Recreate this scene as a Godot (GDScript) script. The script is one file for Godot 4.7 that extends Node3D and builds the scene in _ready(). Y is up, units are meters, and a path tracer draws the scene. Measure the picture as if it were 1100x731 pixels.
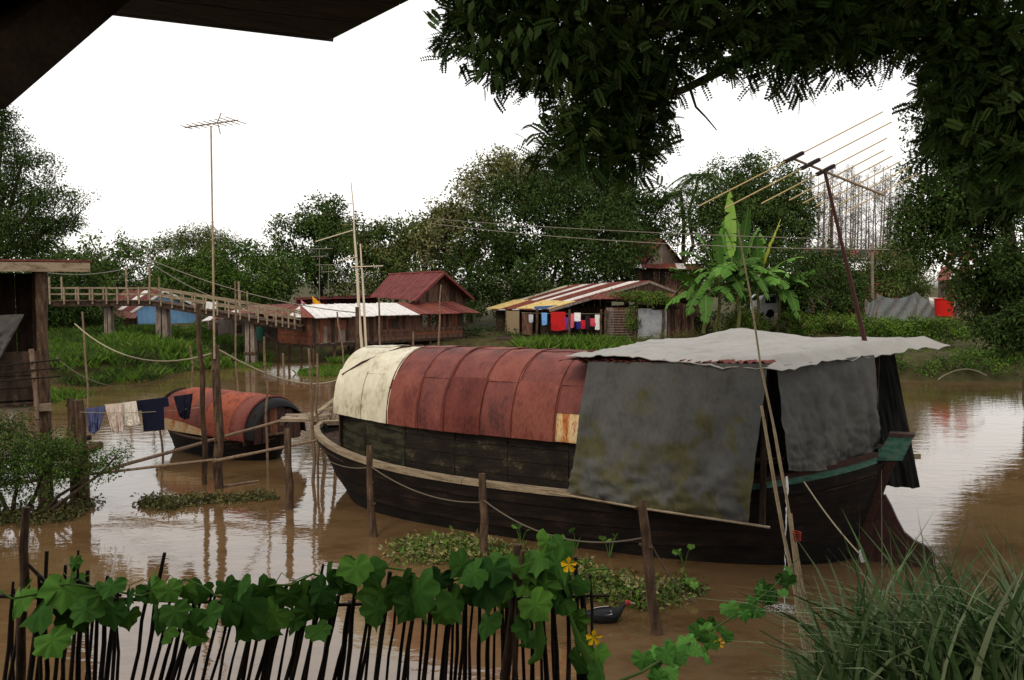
extends Node3D
# A muddy canal with a covered rice barge, a small covered boat, stilt houses and trees on the far bank.
# Units are metres, y up, the water surface is y = 0, the camera looks along -z from a porch on the near bank.

var R := RandomNumberGenerator.new()
var M := {}
var taken := {}
var clump_bank := {}


class MB:
	var v := PackedVector3Array()
	var n := PackedVector3Array()
	var c := PackedColorArray()
	var tint := Color(1, 1, 1)
	var tinted := false

	func tri(a: Vector3, b: Vector3, d: Vector3) -> void:
		var m := (d - a).cross(b - a).normalized()
		v.append(a); v.append(b); v.append(d)
		n.append(m); n.append(m); n.append(m)
		c.append(tint); c.append(tint); c.append(tint)

	func quad(a: Vector3, b: Vector3, d: Vector3, e: Vector3) -> void:
		tri(a, b, d); tri(a, d, e)

	func stri(a: Vector3, b: Vector3, d: Vector3, na: Vector3, nb: Vector3, nd: Vector3) -> void:
		if (d - a).cross(b - a).dot(na + nb + nd) < 0.0:
			v.append(a); v.append(d); v.append(b)
			n.append(na); n.append(nd); n.append(nb)
		else:
			v.append(a); v.append(b); v.append(d)
			n.append(na); n.append(nb); n.append(nd)
		c.append(tint); c.append(tint); c.append(tint)

	# eight corners: four of one end, four of the other, in the same order round
	func hexa(p: Array) -> void:
		var mid := Vector3.ZERO
		for q in p: mid += q / 8.0
		for f in [[0, 1, 2, 3], [7, 6, 5, 4], [0, 4, 5, 1], [1, 5, 6, 2], [2, 6, 7, 3], [3, 7, 4, 0]]:
			var a: Vector3 = p[f[0]]
			var b: Vector3 = p[f[1]]
			var d: Vector3 = p[f[2]]
			var e: Vector3 = p[f[3]]
			if (d - a).cross(b - a).dot((a + b + d + e) / 4.0 - mid) < 0.0: quad(a, e, d, b)
			else: quad(a, b, d, e)

	func box(at: Vector3, size: Vector3, turn := Basis.IDENTITY) -> void:
		var h := size / 2.0
		var p := []
		for q in [Vector3(-h.x, -h.y, -h.z), Vector3(-h.x, h.y, -h.z), Vector3(-h.x, h.y, h.z), Vector3(-h.x, -h.y, h.z), Vector3(h.x, -h.y, -h.z), Vector3(h.x, h.y, -h.z), Vector3(h.x, h.y, h.z), Vector3(h.x, -h.y, h.z)]:
			p.append(at + turn * q)
		hexa(p)

	# a bar of w by h between two points
	func bar(a: Vector3, b: Vector3, w: float, h: float, w2 := -1.0, h2 := -1.0) -> void:
		if w2 < 0: w2 = w
		if h2 < 0: h2 = h
		var x := (b - a).normalized()
		var z := x.cross(Vector3.UP)
		z = Vector3(0, 0, 1) if z.length() < 0.05 else z.normalized()
		var y := z.cross(x).normalized()
		hexa([a - y * h / 2 - z * w / 2, a + y * h / 2 - z * w / 2, a + y * h / 2 + z * w / 2, a - y * h / 2 + z * w / 2, b - y * h2 / 2 - z * w2 / 2, b + y * h2 / 2 - z * w2 / 2, b + y * h2 / 2 + z * w2 / 2, b - y * h2 / 2 + z * w2 / 2])

	func tube(p: PackedVector3Array, r: PackedFloat32Array, sides := 6, flat_y := 1.0) -> void:
		var rings := []
		var z := Vector3.ZERO
		for i in p.size():
			var t := (p[mini(i + 1, p.size() - 1)] - p[maxi(i - 1, 0)]).normalized()
			if z == Vector3.ZERO:
				z = t.cross(Vector3.UP)
				if z.length() < 0.1: z = t.cross(Vector3.RIGHT)
			z = (z - t * z.dot(t)).normalized()
			var y := z.cross(t)
			var rad := r[mini(i, r.size() - 1)]
			var ring := PackedVector3Array()
			var nor := PackedVector3Array()
			for k in sides:
				var a := TAU * k / sides
				ring.append(p[i] + (z * cos(a) + y * sin(a) * flat_y) * rad)
				nor.append((z * cos(a) + y * sin(a) / flat_y).normalized())
			rings.append([ring, nor])
		for i in p.size() - 1:
			for k in sides:
				var q := (k + 1) % sides
				var A = rings[i]
				var B = rings[i + 1]
				stri(A[0][k], A[0][q], B[0][q], A[1][k], A[1][q], B[1][q])
				stri(A[0][k], B[0][q], B[0][k], A[1][k], B[1][q], B[1][k])
		for e in [0, p.size() - 1]:
			var out := (p[e] - p[1 if e == 0 else e - 1]).normalized()
			for k in range(1, sides - 1):
				stri(rings[e][0][0], rings[e][0][k], rings[e][0][k + 1], out, out, out)

	# rows of points as a smooth sheet; thick > 0 gives it a back and rims
	func sheet(rows: Array, thick := 0.0, closed := false) -> void:
		var nr := rows.size()
		var nc: int = rows[0].size()
		var nor := []
		for i in nr:
			var line := PackedVector3Array()
			for j in nc:
				var du: Vector3 = rows[i][(j + 1) % nc if closed else mini(j + 1, nc - 1)] - rows[i][(j + nc - 1) % nc if closed else maxi(j - 1, 0)]
				var dv: Vector3 = rows[mini(i + 1, nr - 1)][j] - rows[maxi(i - 1, 0)][j]
				line.append(du.cross(dv).normalized())
			nor.append(line)
		for i in nr - 1:
			for j in (nc if closed else nc - 1):
				var k := (j + 1) % nc
				var a: Vector3 = rows[i][j]
				var b: Vector3 = rows[i][k]
				var d: Vector3 = rows[i + 1][k]
				var e: Vector3 = rows[i + 1][j]
				stri(a, b, d, nor[i][j], nor[i][k], nor[i + 1][k])
				stri(a, d, e, nor[i][j], nor[i + 1][k], nor[i + 1][j])
				if thick > 0.0:
					var ta: Vector3 = nor[i][j]
					var tb: Vector3 = nor[i][k]
					var td: Vector3 = nor[i + 1][k]
					var te: Vector3 = nor[i + 1][j]
					var a2 := a - ta * thick
					var b2 := b - tb * thick
					var d2 := d - td * thick
					var e2 := e - te * thick
					stri(a2, b2, d2, -ta, -tb, -td)
					stri(a2, d2, e2, -ta, -td, -te)
					if i == 0: quad(a, b, b2, a2)
					if i == nr - 2: quad(d, e, e2, d2)
					if j == 0 and not closed: quad(e, a, a2, e2)
					if j == nc - 2 and not closed: quad(b, d, d2, b2)

	# a flat outline given a thickness
	func plate(p: PackedVector3Array, by: Vector3) -> void:
		var mid := Vector3.ZERO
		for q in p: mid += q / p.size()
		var m := by.normalized()
		var ax := (p[1] - p[0]).normalized()
		var ay := m.cross(ax)
		var flat2 := PackedVector2Array()
		for q in p: flat2.append(Vector2((q - mid).dot(ax), (q - mid).dot(ay)))
		var ix := Geometry2D.triangulate_polygon(flat2)
		for i in range(0, ix.size(), 3):
			stri(p[ix[i]], p[ix[i + 1]], p[ix[i + 2]], -m, -m, -m)
			stri(p[ix[i]] + by, p[ix[i + 1]] + by, p[ix[i + 2]] + by, m, m, m)
		var turn := 0.0
		for i in flat2.size(): turn += flat2[i].cross(flat2[(i + 1) % flat2.size()])
		for i in p.size():
			var a := p[i]
			var b := p[(i + 1) % p.size()]
			var s := (b - a).cross(by).normalized()
			if turn < 0.0: s = -s
			stri(a, b, b + by, s, s, s)
			stri(a, b + by, a + by, s, s, s)

	func mesh(mat: Material) -> ArrayMesh:
		var o := ArrayMesh.new()
		var arr := []
		arr.resize(Mesh.ARRAY_MAX)
		arr[Mesh.ARRAY_VERTEX] = v
		arr[Mesh.ARRAY_NORMAL] = n
		if tinted: arr[Mesh.ARRAY_COLOR] = c
		o.add_surface_from_arrays(Mesh.PRIMITIVE_TRIANGLES, arr)
		o.surface_set_material(0, mat)
		return o


func numbered(called: String, under: Node) -> String:
	var key := str(under.get_instance_id()) + called
	var k: int = taken.get(key, 0)
	taken[key] = k + 1
	return called if k == 0 else "%s_%03d" % [called, k]


func tag(o: Node, label: String, category: String, group := "", kind := "") -> void:
	o.set_meta("label", label)
	if category: o.set_meta("category", category)
	if group: o.set_meta("group", group)
	if kind: o.set_meta("kind", kind)


func thing(called: String, label: String, category: String, group := "", at := Vector3.ZERO, turn := 0.0) -> Node3D:
	var o := Node3D.new()
	o.name = numbered(called, self)
	add_child(o)
	o.position = at
	o.rotation.y = turn
	tag(o, label, category, group)
	return o


func put(parent: Node, called: String, mb: MB, mat: Material, at := Vector3.ZERO, label := "") -> MeshInstance3D:
	return hang(parent, called, mb.mesh(mat), at, Basis.IDENTITY, label)


func hang(parent: Node, called: String, mesh: Mesh, at := Vector3.ZERO, turn := Basis.IDENTITY, label := "") -> MeshInstance3D:
	var o := MeshInstance3D.new()
	o.name = numbered(called, parent)
	o.mesh = mesh
	o.transform = Transform3D(turn, at)
	if label: o.set_meta("label", label)
	parent.add_child(o)
	return o


func single(called: String, mb: MB, mat: Material, label: String, category: String, group := "", kind := "") -> MeshInstance3D:
	# a thing of one mesh; its node stands at the middle of its base
	var lo := Vector3(1e9, 1e9, 1e9)
	var hi := -lo
	for p in mb.v:
		lo = lo.min(p); hi = hi.max(p)
	var at := Vector3((lo.x + hi.x) / 2, lo.y, (lo.z + hi.z) / 2)
	mb.v = Transform3D(Basis.IDENTITY, -at) * mb.v
	var o := hang(self, called, mb.mesh(mat), at)
	tag(o, label, category, group, kind)
	return o


func setting(called: String, mb: MB, mat: Material) -> MeshInstance3D:
	var o := hang(self, called, mb.mesh(mat))
	o.set_meta("kind", "structure")
	return o


func noise_image(seed_: int, freq: float, oct := 4, size := 256) -> Image:
	var f := FastNoiseLite.new()
	f.seed = seed_
	f.noise_type = FastNoiseLite.TYPE_SIMPLEX_SMOOTH
	f.frequency = freq
	f.fractal_octaves = oct
	return f.get_seamless_image(size, size)


# coarse and fine noise laid over each other and read through a row of colours
func mk(called: String, cols: Array, rough: float, scale: Vector3, freq := 0.012, relief := 0.0, specular := 0.3, world := false) -> StandardMaterial3D:
	var m := StandardMaterial3D.new()
	m.resource_name = called
	var s := called.hash() % 10000
	var a := noise_image(s, freq, 4)
	var b := noise_image(s + 7, freq * 7.0, 3)
	var im := Image.create(256, 256, false, Image.FORMAT_RGB8)
	var hm := Image.create(256, 256, false, Image.FORMAT_RGB8)
	var last := cols.size() - 1
	for y in 256:
		for x in 256:
			var t := clampf((a.get_pixel(x, y).r * 0.62 + b.get_pixel(x, y).r * 0.38 - 0.5) * 1.5 + 0.5, 0.0, 0.9999)
			var k := int(t * last)
			im.set_pixel(x, y, (cols[k] as Color).lerp(cols[k + 1], t * last - k))
			if relief > 0.0: hm.set_pixel(x, y, Color(t, t, t))
	im.generate_mipmaps()
	m.albedo_texture = ImageTexture.create_from_image(im)
	m.roughness = rough
	m.metallic_specular = specular
	m.uv1_triplanar = true
	m.uv1_world_triplanar = world
	m.uv1_scale = scale
	if relief > 0.0:
		m.heightmap_enabled = true
		m.heightmap_texture = ImageTexture.create_from_image(hm)
		m.heightmap_scale = relief
	M[called] = m
	return m


func flat(called: String, col: Color, rough := 0.8, specular := 0.3) -> StandardMaterial3D:
	var m := StandardMaterial3D.new()
	m.resource_name = called
	m.albedo_color = col
	m.roughness = rough
	m.metallic_specular = specular
	M[called] = m
	return m


func rgb(r: int, g: int, b: int) -> Color:
	return Color8(r, g, b)


func rnd(a: float, b: float) -> float:
	return R.randf_range(a, b)


func pts(a: Array) -> PackedVector3Array:
	return PackedVector3Array(a)


func rad(a: Array) -> PackedFloat32Array:
	return PackedFloat32Array(a)


# a slightly crooked stick between two points
func stick(mb: MB, a: Vector3, b: Vector3, r0: float, r1: float, crook := 0.02, segs := 4, sides := 6) -> void:
	var p := PackedVector3Array()
	var r := PackedFloat32Array()
	var l := (b - a).length()
	for i in segs + 1:
		var t := float(i) / segs
		var o := Vector3(rnd(-1, 1), 0, rnd(-1, 1)) * crook * l * (0.0 if i == 0 or i == segs else 1.0)
		p.append(a.lerp(b, t) + o)
		r.append(lerpf(r0, r1, t) * rnd(0.9, 1.1))
	mb.tube(p, r, sides)


func sag(a: Vector3, b: Vector3, drop: float, segs := 14) -> PackedVector3Array:
	var p := PackedVector3Array()
	for i in segs + 1:
		var t := float(i) / segs
		p.append(a.lerp(b, t) - Vector3(0, drop * 4.0 * t * (1.0 - t), 0))
	return p


func wire(called: String, a: Vector3, b: Vector3, drop: float, r: float, mat: Material, label: String, category: String, group := "") -> void:
	var mb := MB.new()
	mb.tube(sag(a, b, drop), rad([r]), 5)
	single(called, mb, mat, label, category, group)


# ---- foliage: a bank of leaf clumps, each a set of folded leaves in a ball of radius 1
func clump(kind: String, variant: int) -> Array:
	var key := kind + str(variant)
	if clump_bank.has(key): return clump_bank[key]
	var g := RandomNumberGenerator.new()
	g.seed = key.hash()
	var mb := MB.new()
	var spec: Dictionary = {
		"broad": {n = 26, l = 0.42, w = 0.2}, "small": {n = 40, l = 0.26, w = 0.13}, "fine": {n = 60, l = 0.3, w = 0.055},
		"blade": {n = 16, l = 1.0, w = 0.07}, "round": {n = 14, l = 0.5, w = 0.26}, "pinnate": {n = 9, l = 0.62, w = 0.1}, "sparse": {n = 14, l = 0.36, w = 0.17},
	}[kind]
	for i in int(spec.n):
		var dir := Vector3(g.randfn(), g.randfn() * 0.8, g.randfn()).normalized()
		var p := dir * pow(g.randf(), 0.45) * 0.8
		var ax := (dir + Vector3(g.randfn(), g.randfn() - 0.5, g.randfn()) * 0.7).normalized()
		var side := ax.cross(Vector3(g.randfn() * 0.5, 1, g.randfn() * 0.5)).normalized()
		if kind == "blade":
			p = Vector3(g.randfn() * 0.25, -0.5, g.randfn() * 0.25)
			ax = Vector3(g.randfn() * 0.35, 1, g.randfn() * 0.35).normalized()
			side = ax.cross(Vector3(g.randfn(), 0, g.randfn())).normalized()
		var up := side.cross(ax)
		var l: float = spec.l * g.randf_range(0.7, 1.2)
		var w: float = spec.w * g.randf_range(0.75, 1.2)
		var tone := g.randf_range(0.55, 1.35)
		mb.tint = Color(tone * g.randf_range(0.9, 1.15), tone, tone * g.randf_range(0.8, 1.1))
		if kind == "pinnate":
			# a leaf of paired oval leaflets along a drooping stalk
			for k in 8:
				var t := (k + 1.0) / 8.5
				var q := p + ax * l * t - Vector3(0, 0.22 * t * t * l, 0)
				for s in [-1.0, 1.0]:
					var o: Vector3 = (side * s + ax * 0.35).normalized()
					var ll := w * (1.25 - 0.5 * absf(t - 0.5))
					var tip: Vector3 = q + o * ll * 1.25
					var br := ax * ll * 0.46
					var m: Vector3 = q + o * ll * 0.7
					mb.tri(q, m + br, tip + up * 0.01); mb.tri(q, tip + up * 0.01, m - br)
			continue
		var tip := p + ax * l - up * l * 0.18
		var m := p + ax * l * 0.5
		if kind == "blade": tip = p + ax * l + Vector3(ax.x, -0.25, ax.z) * l * 0.4
		mb.tri(p, m + side * w * 0.5 + up * w * 0.15, tip)
		mb.tri(p, tip, m - side * w * 0.5 + up * w * 0.15)
	clump_bank[key] = [mb.v, mb.n, mb.c]
	return clump_bank[key]


func tint_all(c: PackedColorArray, t: Color) -> PackedColorArray:
	var o := c.duplicate()
	for i in o.size(): o[i] = Color(c[i].r * t.r, c[i].g * t.g, c[i].b * t.b)
	return o


var tinted_bank := {}
func sow(mb: MB, kind: String, at: Vector3, size: float, tone: Color, upright := false) -> void:
	var variant := R.randi() % 5
	var key := kind + str(variant) + tone.to_html()
	var src := clump(kind, variant)
	if not tinted_bank.has(key): tinted_bank[key] = tint_all(src[2], tone)
	var b := Basis(Vector3.UP, rnd(0, TAU))
	if not upright: b = b * Basis(Vector3.RIGHT, rnd(-0.9, 0.9)) * Basis(Vector3.BACK, rnd(-0.9, 0.9))
	var s := size * rnd(0.75, 1.25)
	mb.v.append_array(Transform3D(b.scaled(Vector3(s, s, s)), at) * (src[0] as PackedVector3Array))
	mb.n.append_array(Transform3D(b, Vector3.ZERO) * (src[1] as PackedVector3Array))
	mb.c.append_array(tinted_bank[key])
	mb.tinted = true


# leaves through an ellipsoid: most near its skin, uneven by a noise field
var lump := FastNoiseLite.new()
func fill(mb: MB, kind: String, at: Vector3, r: Vector3, count: int, size: float, tones: Array, skin := 0.5) -> void:
	var n := 0
	var tries := 0
	while n < count and tries < count * 6:
		tries += 1
		var d := Vector3(R.randfn(), R.randfn(), R.randfn()).normalized()
		var reach := 1.0 + 0.45 * lump.get_noise_3dv(d * 1.3 * maxf(r.x, r.y) + at * 3.1)
		var p := at + d * r * reach * pow(rnd(skin * skin, 1.0), 0.5)
		if lump.get_noise_3dv(p * 2.0) < -0.18: continue
		sow(mb, kind, p, size, tones[R.randi() % tones.size()])
		n += 1


func far_ground(x: float, z: float) -> float:
	var edge := 56.0
	if x < -16: edge = lerpf(56.0, 38.0, clampf((-16.0 - x) / 6.0, 0.0, 1.0))
	if x > 13: edge = lerpf(56.0, 43.0, clampf((x - 13.0) / 5.0, 0.0, 1.0))
	var d := -z - edge + 2.0
	return -0.7 + 1.7 * smoothstep(0.0, 5.0, d) + 0.8 * smoothstep(8.0, 26.0, d)


func limb(mb: MB, a: Vector3, b: Vector3, r0: float, r1: float) -> void:
	var p := PackedVector3Array()
	var r := PackedFloat32Array()
	var l := (b - a).length()
	for i in 6:
		var t := i / 5.0
		p.append(a.lerp(b, t) + Vector3(rnd(-1, 1), rnd(-0.4, 0.4), rnd(-1, 1)) * l * 0.035 * (1.0 if i > 0 and i < 5 else 0.0) - Vector3(0, l * 0.06 * sin(t * PI), 0))
		r.append(lerpf(r0, r1, t))
	mb.tube(p, r, 7)


# blobs: [offset from base, radii, clumps]; one limb reaches into each blob
func tree(called: String, label: String, base: Vector3, trunk_r: float, fork: float, blobs: Array, leaf: String, size: float, tones: Array, group := "", skin := 0.5, bark := "bark") -> Node3D:
	var o := thing(called, label, "tree", group, base)
	var tr := MB.new()
	var top := Vector3(0, fork, 0)
	limb(tr, Vector3(0, -0.5, 0), top, trunk_r, trunk_r * 0.7)
	var cr := MB.new()
	for b in blobs:
		limb(tr, top - Vector3(0, rnd(0, fork * 0.3), 0), b[0], trunk_r * 0.5, trunk_r * 0.12)
		fill(cr, leaf, b[0], b[1], b[2], size, tones, skin)
	put(o, "trunk", tr, M[bark])
	put(o, "crown", cr, M.leaf)
	return o


func plant(called: String, label: String, category: String, blobs: Array, leaf: String, size: float, tones: Array, group := "", kind := "", upright := false) -> void:
	var mb := MB.new()
	for b in blobs:
		if upright:
			for k in int(b[2]):
				var a := rnd(0, TAU)
				var q := sqrt(rnd(0, 1))
				var spot: Vector3 = b[0] + Vector3(cos(a) * q * b[1].x, rnd(-0.2, 0.2) * b[1].y, sin(a) * q * b[1].z)
				spot.y = maxf(spot.y, far_ground(spot.x, spot.z) + size * 0.3)
				sow(mb, leaf, spot, size * rnd(0.7, 1.2), tones[R.randi() % tones.size()], true)
		else: fill(mb, leaf, b[0], b[1], b[2], size, tones, 0.3)
	single(called, mb, M.leaf, label, category, group, kind)


func _ready() -> void:
	R.seed = 20240611
	lump.seed = 5
	lump.frequency = 0.16
	lump.fractal_octaves = 2
	view_and_light()
	materials()
	land_and_water()
	porch_roof()
	barge()
	small_boat()
	river_hut()
	footbridge()
	blue_house()
	grey_shack()
	brown_house()
	washing_house()
	upper_house()
	back_buildings()
	far_trees()
	bank_plants()
	river_posts()
	poles_and_wires()
	aerials()
	washing_line()
	gangways()
	net_fence()
	water_plants()
	near_trees()
	picket_fence()
	near_plants()
	duck()
	bilge_water()


func view_and_light() -> void:
	var cam := Camera3D.new()
	cam.name = "camera"
	add_child(cam)
	cam.position = Vector3(0, 5, 0)
	cam.rotation.x = -0.06869
	cam.fov = 42.0
	cam.near = 0.05
	cam.far = 2000.0
	cam.current = true
	var env := Environment.new()
	env.background_mode = Environment.BG_SKY
	var sm := ProceduralSkyMaterial.new()
	sm.sky_top_color = Color(0.95, 0.955, 0.96)
	sm.sky_horizon_color = Color(1.0, 0.985, 0.955)
	sm.sky_curve = 0.15
	sm.ground_bottom_color = Color(0.2, 0.17, 0.13)
	sm.ground_horizon_color = Color(0.34, 0.32, 0.27)
	sm.sun_angle_max = 1.0
	var sky := Sky.new()
	sky.sky_material = sm
	env.sky = sky
	env.background_energy_multiplier = 1.45
	env.tonemap_mode = Environment.TONE_MAPPER_LINEAR
	env.tonemap_exposure = 0.94
	env.sdfgi_enabled = true
	env.ssao_enabled = true
	env.ssil_enabled = true
	var we := WorldEnvironment.new()
	we.name = "world_environment"
	we.environment = env
	add_child(we)
	var sun := DirectionalLight3D.new()
	sun.name = "sun"
	sun.light_color = Color(1.0, 0.95, 0.86)
	sun.light_energy = 0.5
	sun.light_angular_distance = 14.0
	sun.shadow_enabled = true
	add_child(sun)
	sun.look_at_from_position(Vector3(-6, 20, 4), Vector3(2, 0, -14))


func materials() -> void:
	mk("rust", [rgb(58, 28, 24), rgb(96, 46, 39), rgb(110, 54, 45), rgb(124, 68, 57)], 0.72, Vector3(0.55, 0.35, 0.55), 0.012, 0.25, 0.4)
	mk("rust_dark", [rgb(50, 25, 22), rgb(86, 40, 35), rgb(100, 49, 41), rgb(112, 62, 52)], 0.75, Vector3(0.5, 0.3, 0.5), 0.012, 0.25)
	mk("rust_pale", [rgb(82, 40, 34), rgb(110, 56, 47), rgb(126, 72, 60), rgb(104, 50, 41)], 0.7, Vector3(0.5, 0.3, 0.5), 0.012, 0.25)
	mk("boat_rust", [rgb(92, 42, 28), rgb(134, 64, 42), rgb(152, 80, 56), rgb(120, 54, 38)], 0.7, Vector3(0.8, 0.8, 0.8), 0.012, 0.2)
	mk("cream_metal", [rgb(124, 110, 86), rgb(186, 177, 152), rgb(202, 194, 172), rgb(210, 203, 184)], 0.55, Vector3(0.5, 0.3, 0.5), 0.01, 0.2, 0.4)
	mk("stained_metal", [rgb(116, 52, 20), rgb(176, 98, 42), rgb(196, 164, 118), rgb(206, 190, 152), rgb(150, 78, 34)], 0.65, Vector3(1.6, 0.35, 1.6), 0.012, 0.2)
	mk("tar_wood", [rgb(10, 9, 8), rgb(18, 14, 12), rgb(28, 22, 18), rgb(48, 38, 30)], 0.8, Vector3(0.35, 1.6, 1.6), 0.014, 0.5)
	mk("hull_wood", [rgb(10, 8, 7), rgb(20, 15, 12), rgb(31, 22, 17), rgb(52, 39, 30)], 0.75, Vector3(0.3, 1.8, 1.8), 0.014, 0.5)
	mk("cabin_wood", [rgb(17, 14, 12), rgb(27, 22, 18), rgb(34, 28, 22), rgb(40, 36, 26), rgb(78, 68, 56)], 0.85, Vector3(0.4, 0.9, 0.9), 0.012, 0.5)
	mk("mossy_wood", [rgb(18, 15, 12), rgb(30, 27, 20), rgb(42, 41, 28), rgb(66, 62, 46), rgb(28, 24, 19)], 0.85, Vector3(0.5, 1.1, 1.1), 0.016, 0.6)
	mk("pale_wood", [rgb(84, 70, 55), rgb(128, 111, 90), rgb(152, 136, 114), rgb(110, 92, 74)], 0.8, Vector3(0.4, 2.2, 2.2), 0.014, 0.3)
	mk("post_wood", [rgb(34, 25, 19), rgb(62, 47, 36), rgb(90, 70, 54), rgb(118, 97, 78)], 0.85, Vector3(2.6, 0.5, 2.6), 0.014, 0.6)
	mk("bamboo", [rgb(116, 96, 70), rgb(150, 130, 100), rgb(168, 150, 122), rgb(132, 108, 78)], 0.6, Vector3(1.6, 0.8, 1.6), 0.014, 0.1)
	mk("old_bamboo", [rgb(70, 54, 44), rgb(106, 84, 68), rgb(134, 112, 92), rgb(92, 70, 54)], 0.7, Vector3(1.6, 0.8, 1.6), 0.014, 0.2)
	mk("dark_bamboo", [rgb(14, 11, 9), rgb(27, 20, 16), rgb(42, 31, 25), rgb(62, 46, 36)], 0.7, Vector3(3, 1.2, 3), 0.014, 0.1)
	mk("red_paint_wood", [rgb(30, 16, 13), rgb(48, 25, 19), rgb(66, 36, 27), rgb(40, 23, 18)], 0.6, Vector3(0.7, 1.6, 1.6), 0.014, 0.3, 0.4)
	mk("teal_paint", [rgb(38, 62, 54), rgb(58, 96, 84), rgb(76, 112, 98), rgb(104, 98, 76)], 0.65, Vector3(1, 2.5, 2.5), 0.014, 0.2)
	mk("grey_tarp", [rgb(58, 56, 54), rgb(76, 73, 70), rgb(84, 81, 77), rgb(93, 89, 84)], 0.75, Vector3(0.4, 0.35, 0.4), 0.01, 0.3)
	mk("mossy_tarp", [rgb(54, 54, 42), rgb(70, 71, 68), rgb(78, 79, 77), rgb(86, 86, 76), rgb(70, 67, 44)], 0.8, Vector3(0.45, 0.3, 0.45), 0.009, 0.3)
	mk("pale_tarp", [rgb(128, 124, 118), rgb(140, 136, 130), rgb(146, 142, 136), rgb(134, 130, 124)], 0.6, Vector3(0.3, 0.3, 0.3), 0.008, 0.04)
	mk("black_tarp", [rgb(16, 16, 17), rgb(26, 26, 27), rgb(34, 33, 34)], 0.7, Vector3(0.6, 0.6, 0.6), 0.012, 0.2)
	mk("house_wood", [rgb(42, 28, 22), rgb(76, 51, 41), rgb(95, 67, 55), rgb(118, 92, 78), rgb(60, 41, 33)], 0.85, Vector3(1.6, 0.25, 1.6), 0.014, 0.4)
	mk("red_wood", [rgb(72, 40, 29), rgb(104, 61, 45), rgb(124, 80, 60), rgb(86, 52, 39)], 0.85, Vector3(1.2, 0.4, 1.2), 0.014, 0.3)
	mk("grey_wood", [rgb(76, 64, 58), rgb(112, 98, 90), rgb(136, 122, 112), rgb(96, 80, 70)], 0.88, Vector3(1.6, 0.3, 1.6), 0.014, 0.4)
	mk("dark_wood", [rgb(34, 26, 21), rgb(52, 40, 32), rgb(66, 51, 42), rgb(84, 67, 56)], 0.88, Vector3(1.2, 0.4, 1.2), 0.014, 0.4)
	mk("maroon_roof", [rgb(74, 34, 34), rgb(98, 46, 44), rgb(112, 56, 52), rgb(128, 72, 66)], 0.7, Vector3(0.5, 0.4, 0.5), 0.012, 0.2)
	mk("white_roof", [rgb(168, 160, 154), rgb(206, 202, 198), rgb(216, 212, 208), rgb(186, 176, 168)], 0.5, Vector3(0.4, 0.3, 0.4), 0.012, 0.1, 0.4)
	mk("yellow_roof", [rgb(142, 112, 70), rgb(198, 172, 110), rgb(210, 188, 130), rgb(172, 136, 84)], 0.6, Vector3(0.5, 0.4, 0.5), 0.012, 0.1)
	mk("blue_paint", [rgb(92, 128, 160), rgb(112, 152, 188), rgb(124, 164, 198), rgb(106, 140, 170)], 0.75, Vector3(0.4, 0.4, 0.4), 0.012, 0.1)
	mk("woven_cane", [rgb(92, 76, 56), rgb(134, 116, 90), rgb(154, 136, 110), rgb(112, 92, 68)], 0.9, Vector3(3, 3, 3), 0.02, 0.4)
	mk("grey_sheet", [rgb(108, 108, 112), rgb(142, 144, 150), rgb(158, 160, 166), rgb(120, 114, 110)], 0.55, Vector3(0.6, 0.4, 0.6), 0.012, 0.1, 0.4)
	mk("bark", [rgb(38, 31, 25), rgb(62, 52, 42), rgb(86, 74, 60), rgb(104, 92, 78)], 0.92, Vector3(1.2, 0.3, 1.2), 0.016, 0.8)
	mk("pale_bark", [rgb(92, 82, 76), rgb(116, 104, 98), rgb(130, 118, 110), rgb(100, 90, 82)], 0.92, Vector3(1.2, 0.3, 1.2), 0.016, 0.5)
	mk("soil", [rgb(44, 36, 24), rgb(66, 54, 36), rgb(58, 62, 32), rgb(84, 72, 50), rgb(48, 58, 26)], 0.95, Vector3(0.35, 0.35, 0.35), 0.012, 0.8, 0.2, true)
	mk("mud", [rgb(50, 38, 26), rgb(74, 58, 40), rgb(90, 72, 50), rgb(60, 52, 32)], 0.8, Vector3(0.5, 0.5, 0.5), 0.012, 0.6, 0.3, true)
	mk("porch_wood", [rgb(58, 46, 38), rgb(80, 66, 54), rgb(96, 80, 66)], 0.9, Vector3(0.5, 2, 2), 0.014, 0.3)
	flat("rope", rgb(150, 138, 112), 0.9)
	flat("dark_rope", rgb(92, 82, 70), 0.9)
	flat("wire", rgb(120, 112, 100), 0.6)
	flat("aerial_rod", rgb(176, 150, 96), 0.45, 0.5)
	flat("aerial_boom", rgb(136, 112, 84), 0.5, 0.5)
	flat("aerial_clamp", rgb(40, 28, 26), 0.6)
	flat("iron", rgb(62, 34, 30), 0.6)
	flat("pale_pole", rgb(196, 182, 158), 0.6)
	flat("black_rubber", rgb(26, 26, 27), 0.8)
	flat("pond_green", rgb(30, 78, 66), 0.5)
	var fm := flat("foam", rgb(216, 214, 210), 0.3)
	fm.transparency = BaseMaterial3D.TRANSPARENCY_ALPHA
	fm.albedo_color.a = 0.6
	var net := flat("net", rgb(128, 132, 136), 0.8)
	net.transparency = BaseMaterial3D.TRANSPARENCY_ALPHA
	net.albedo_color.a = 0.42
	var ts := mk("stained_tarp", [rgb(66, 65, 63), rgb(76, 75, 73), rgb(82, 81, 79), rgb(88, 86, 83)], 0.8, Vector3(0.45, 0.3, 0.45), 0.012, 0.1)
	ts.vertex_color_use_as_albedo = true
	var lf := StandardMaterial3D.new()
	lf.resource_name = "leaf"
	lf.vertex_color_use_as_albedo = true
	lf.roughness = 0.75
	lf.metallic_specular = 0.12
	lf.backlight = Color(0.3, 0.36, 0.12)
	M.leaf = lf
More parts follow.
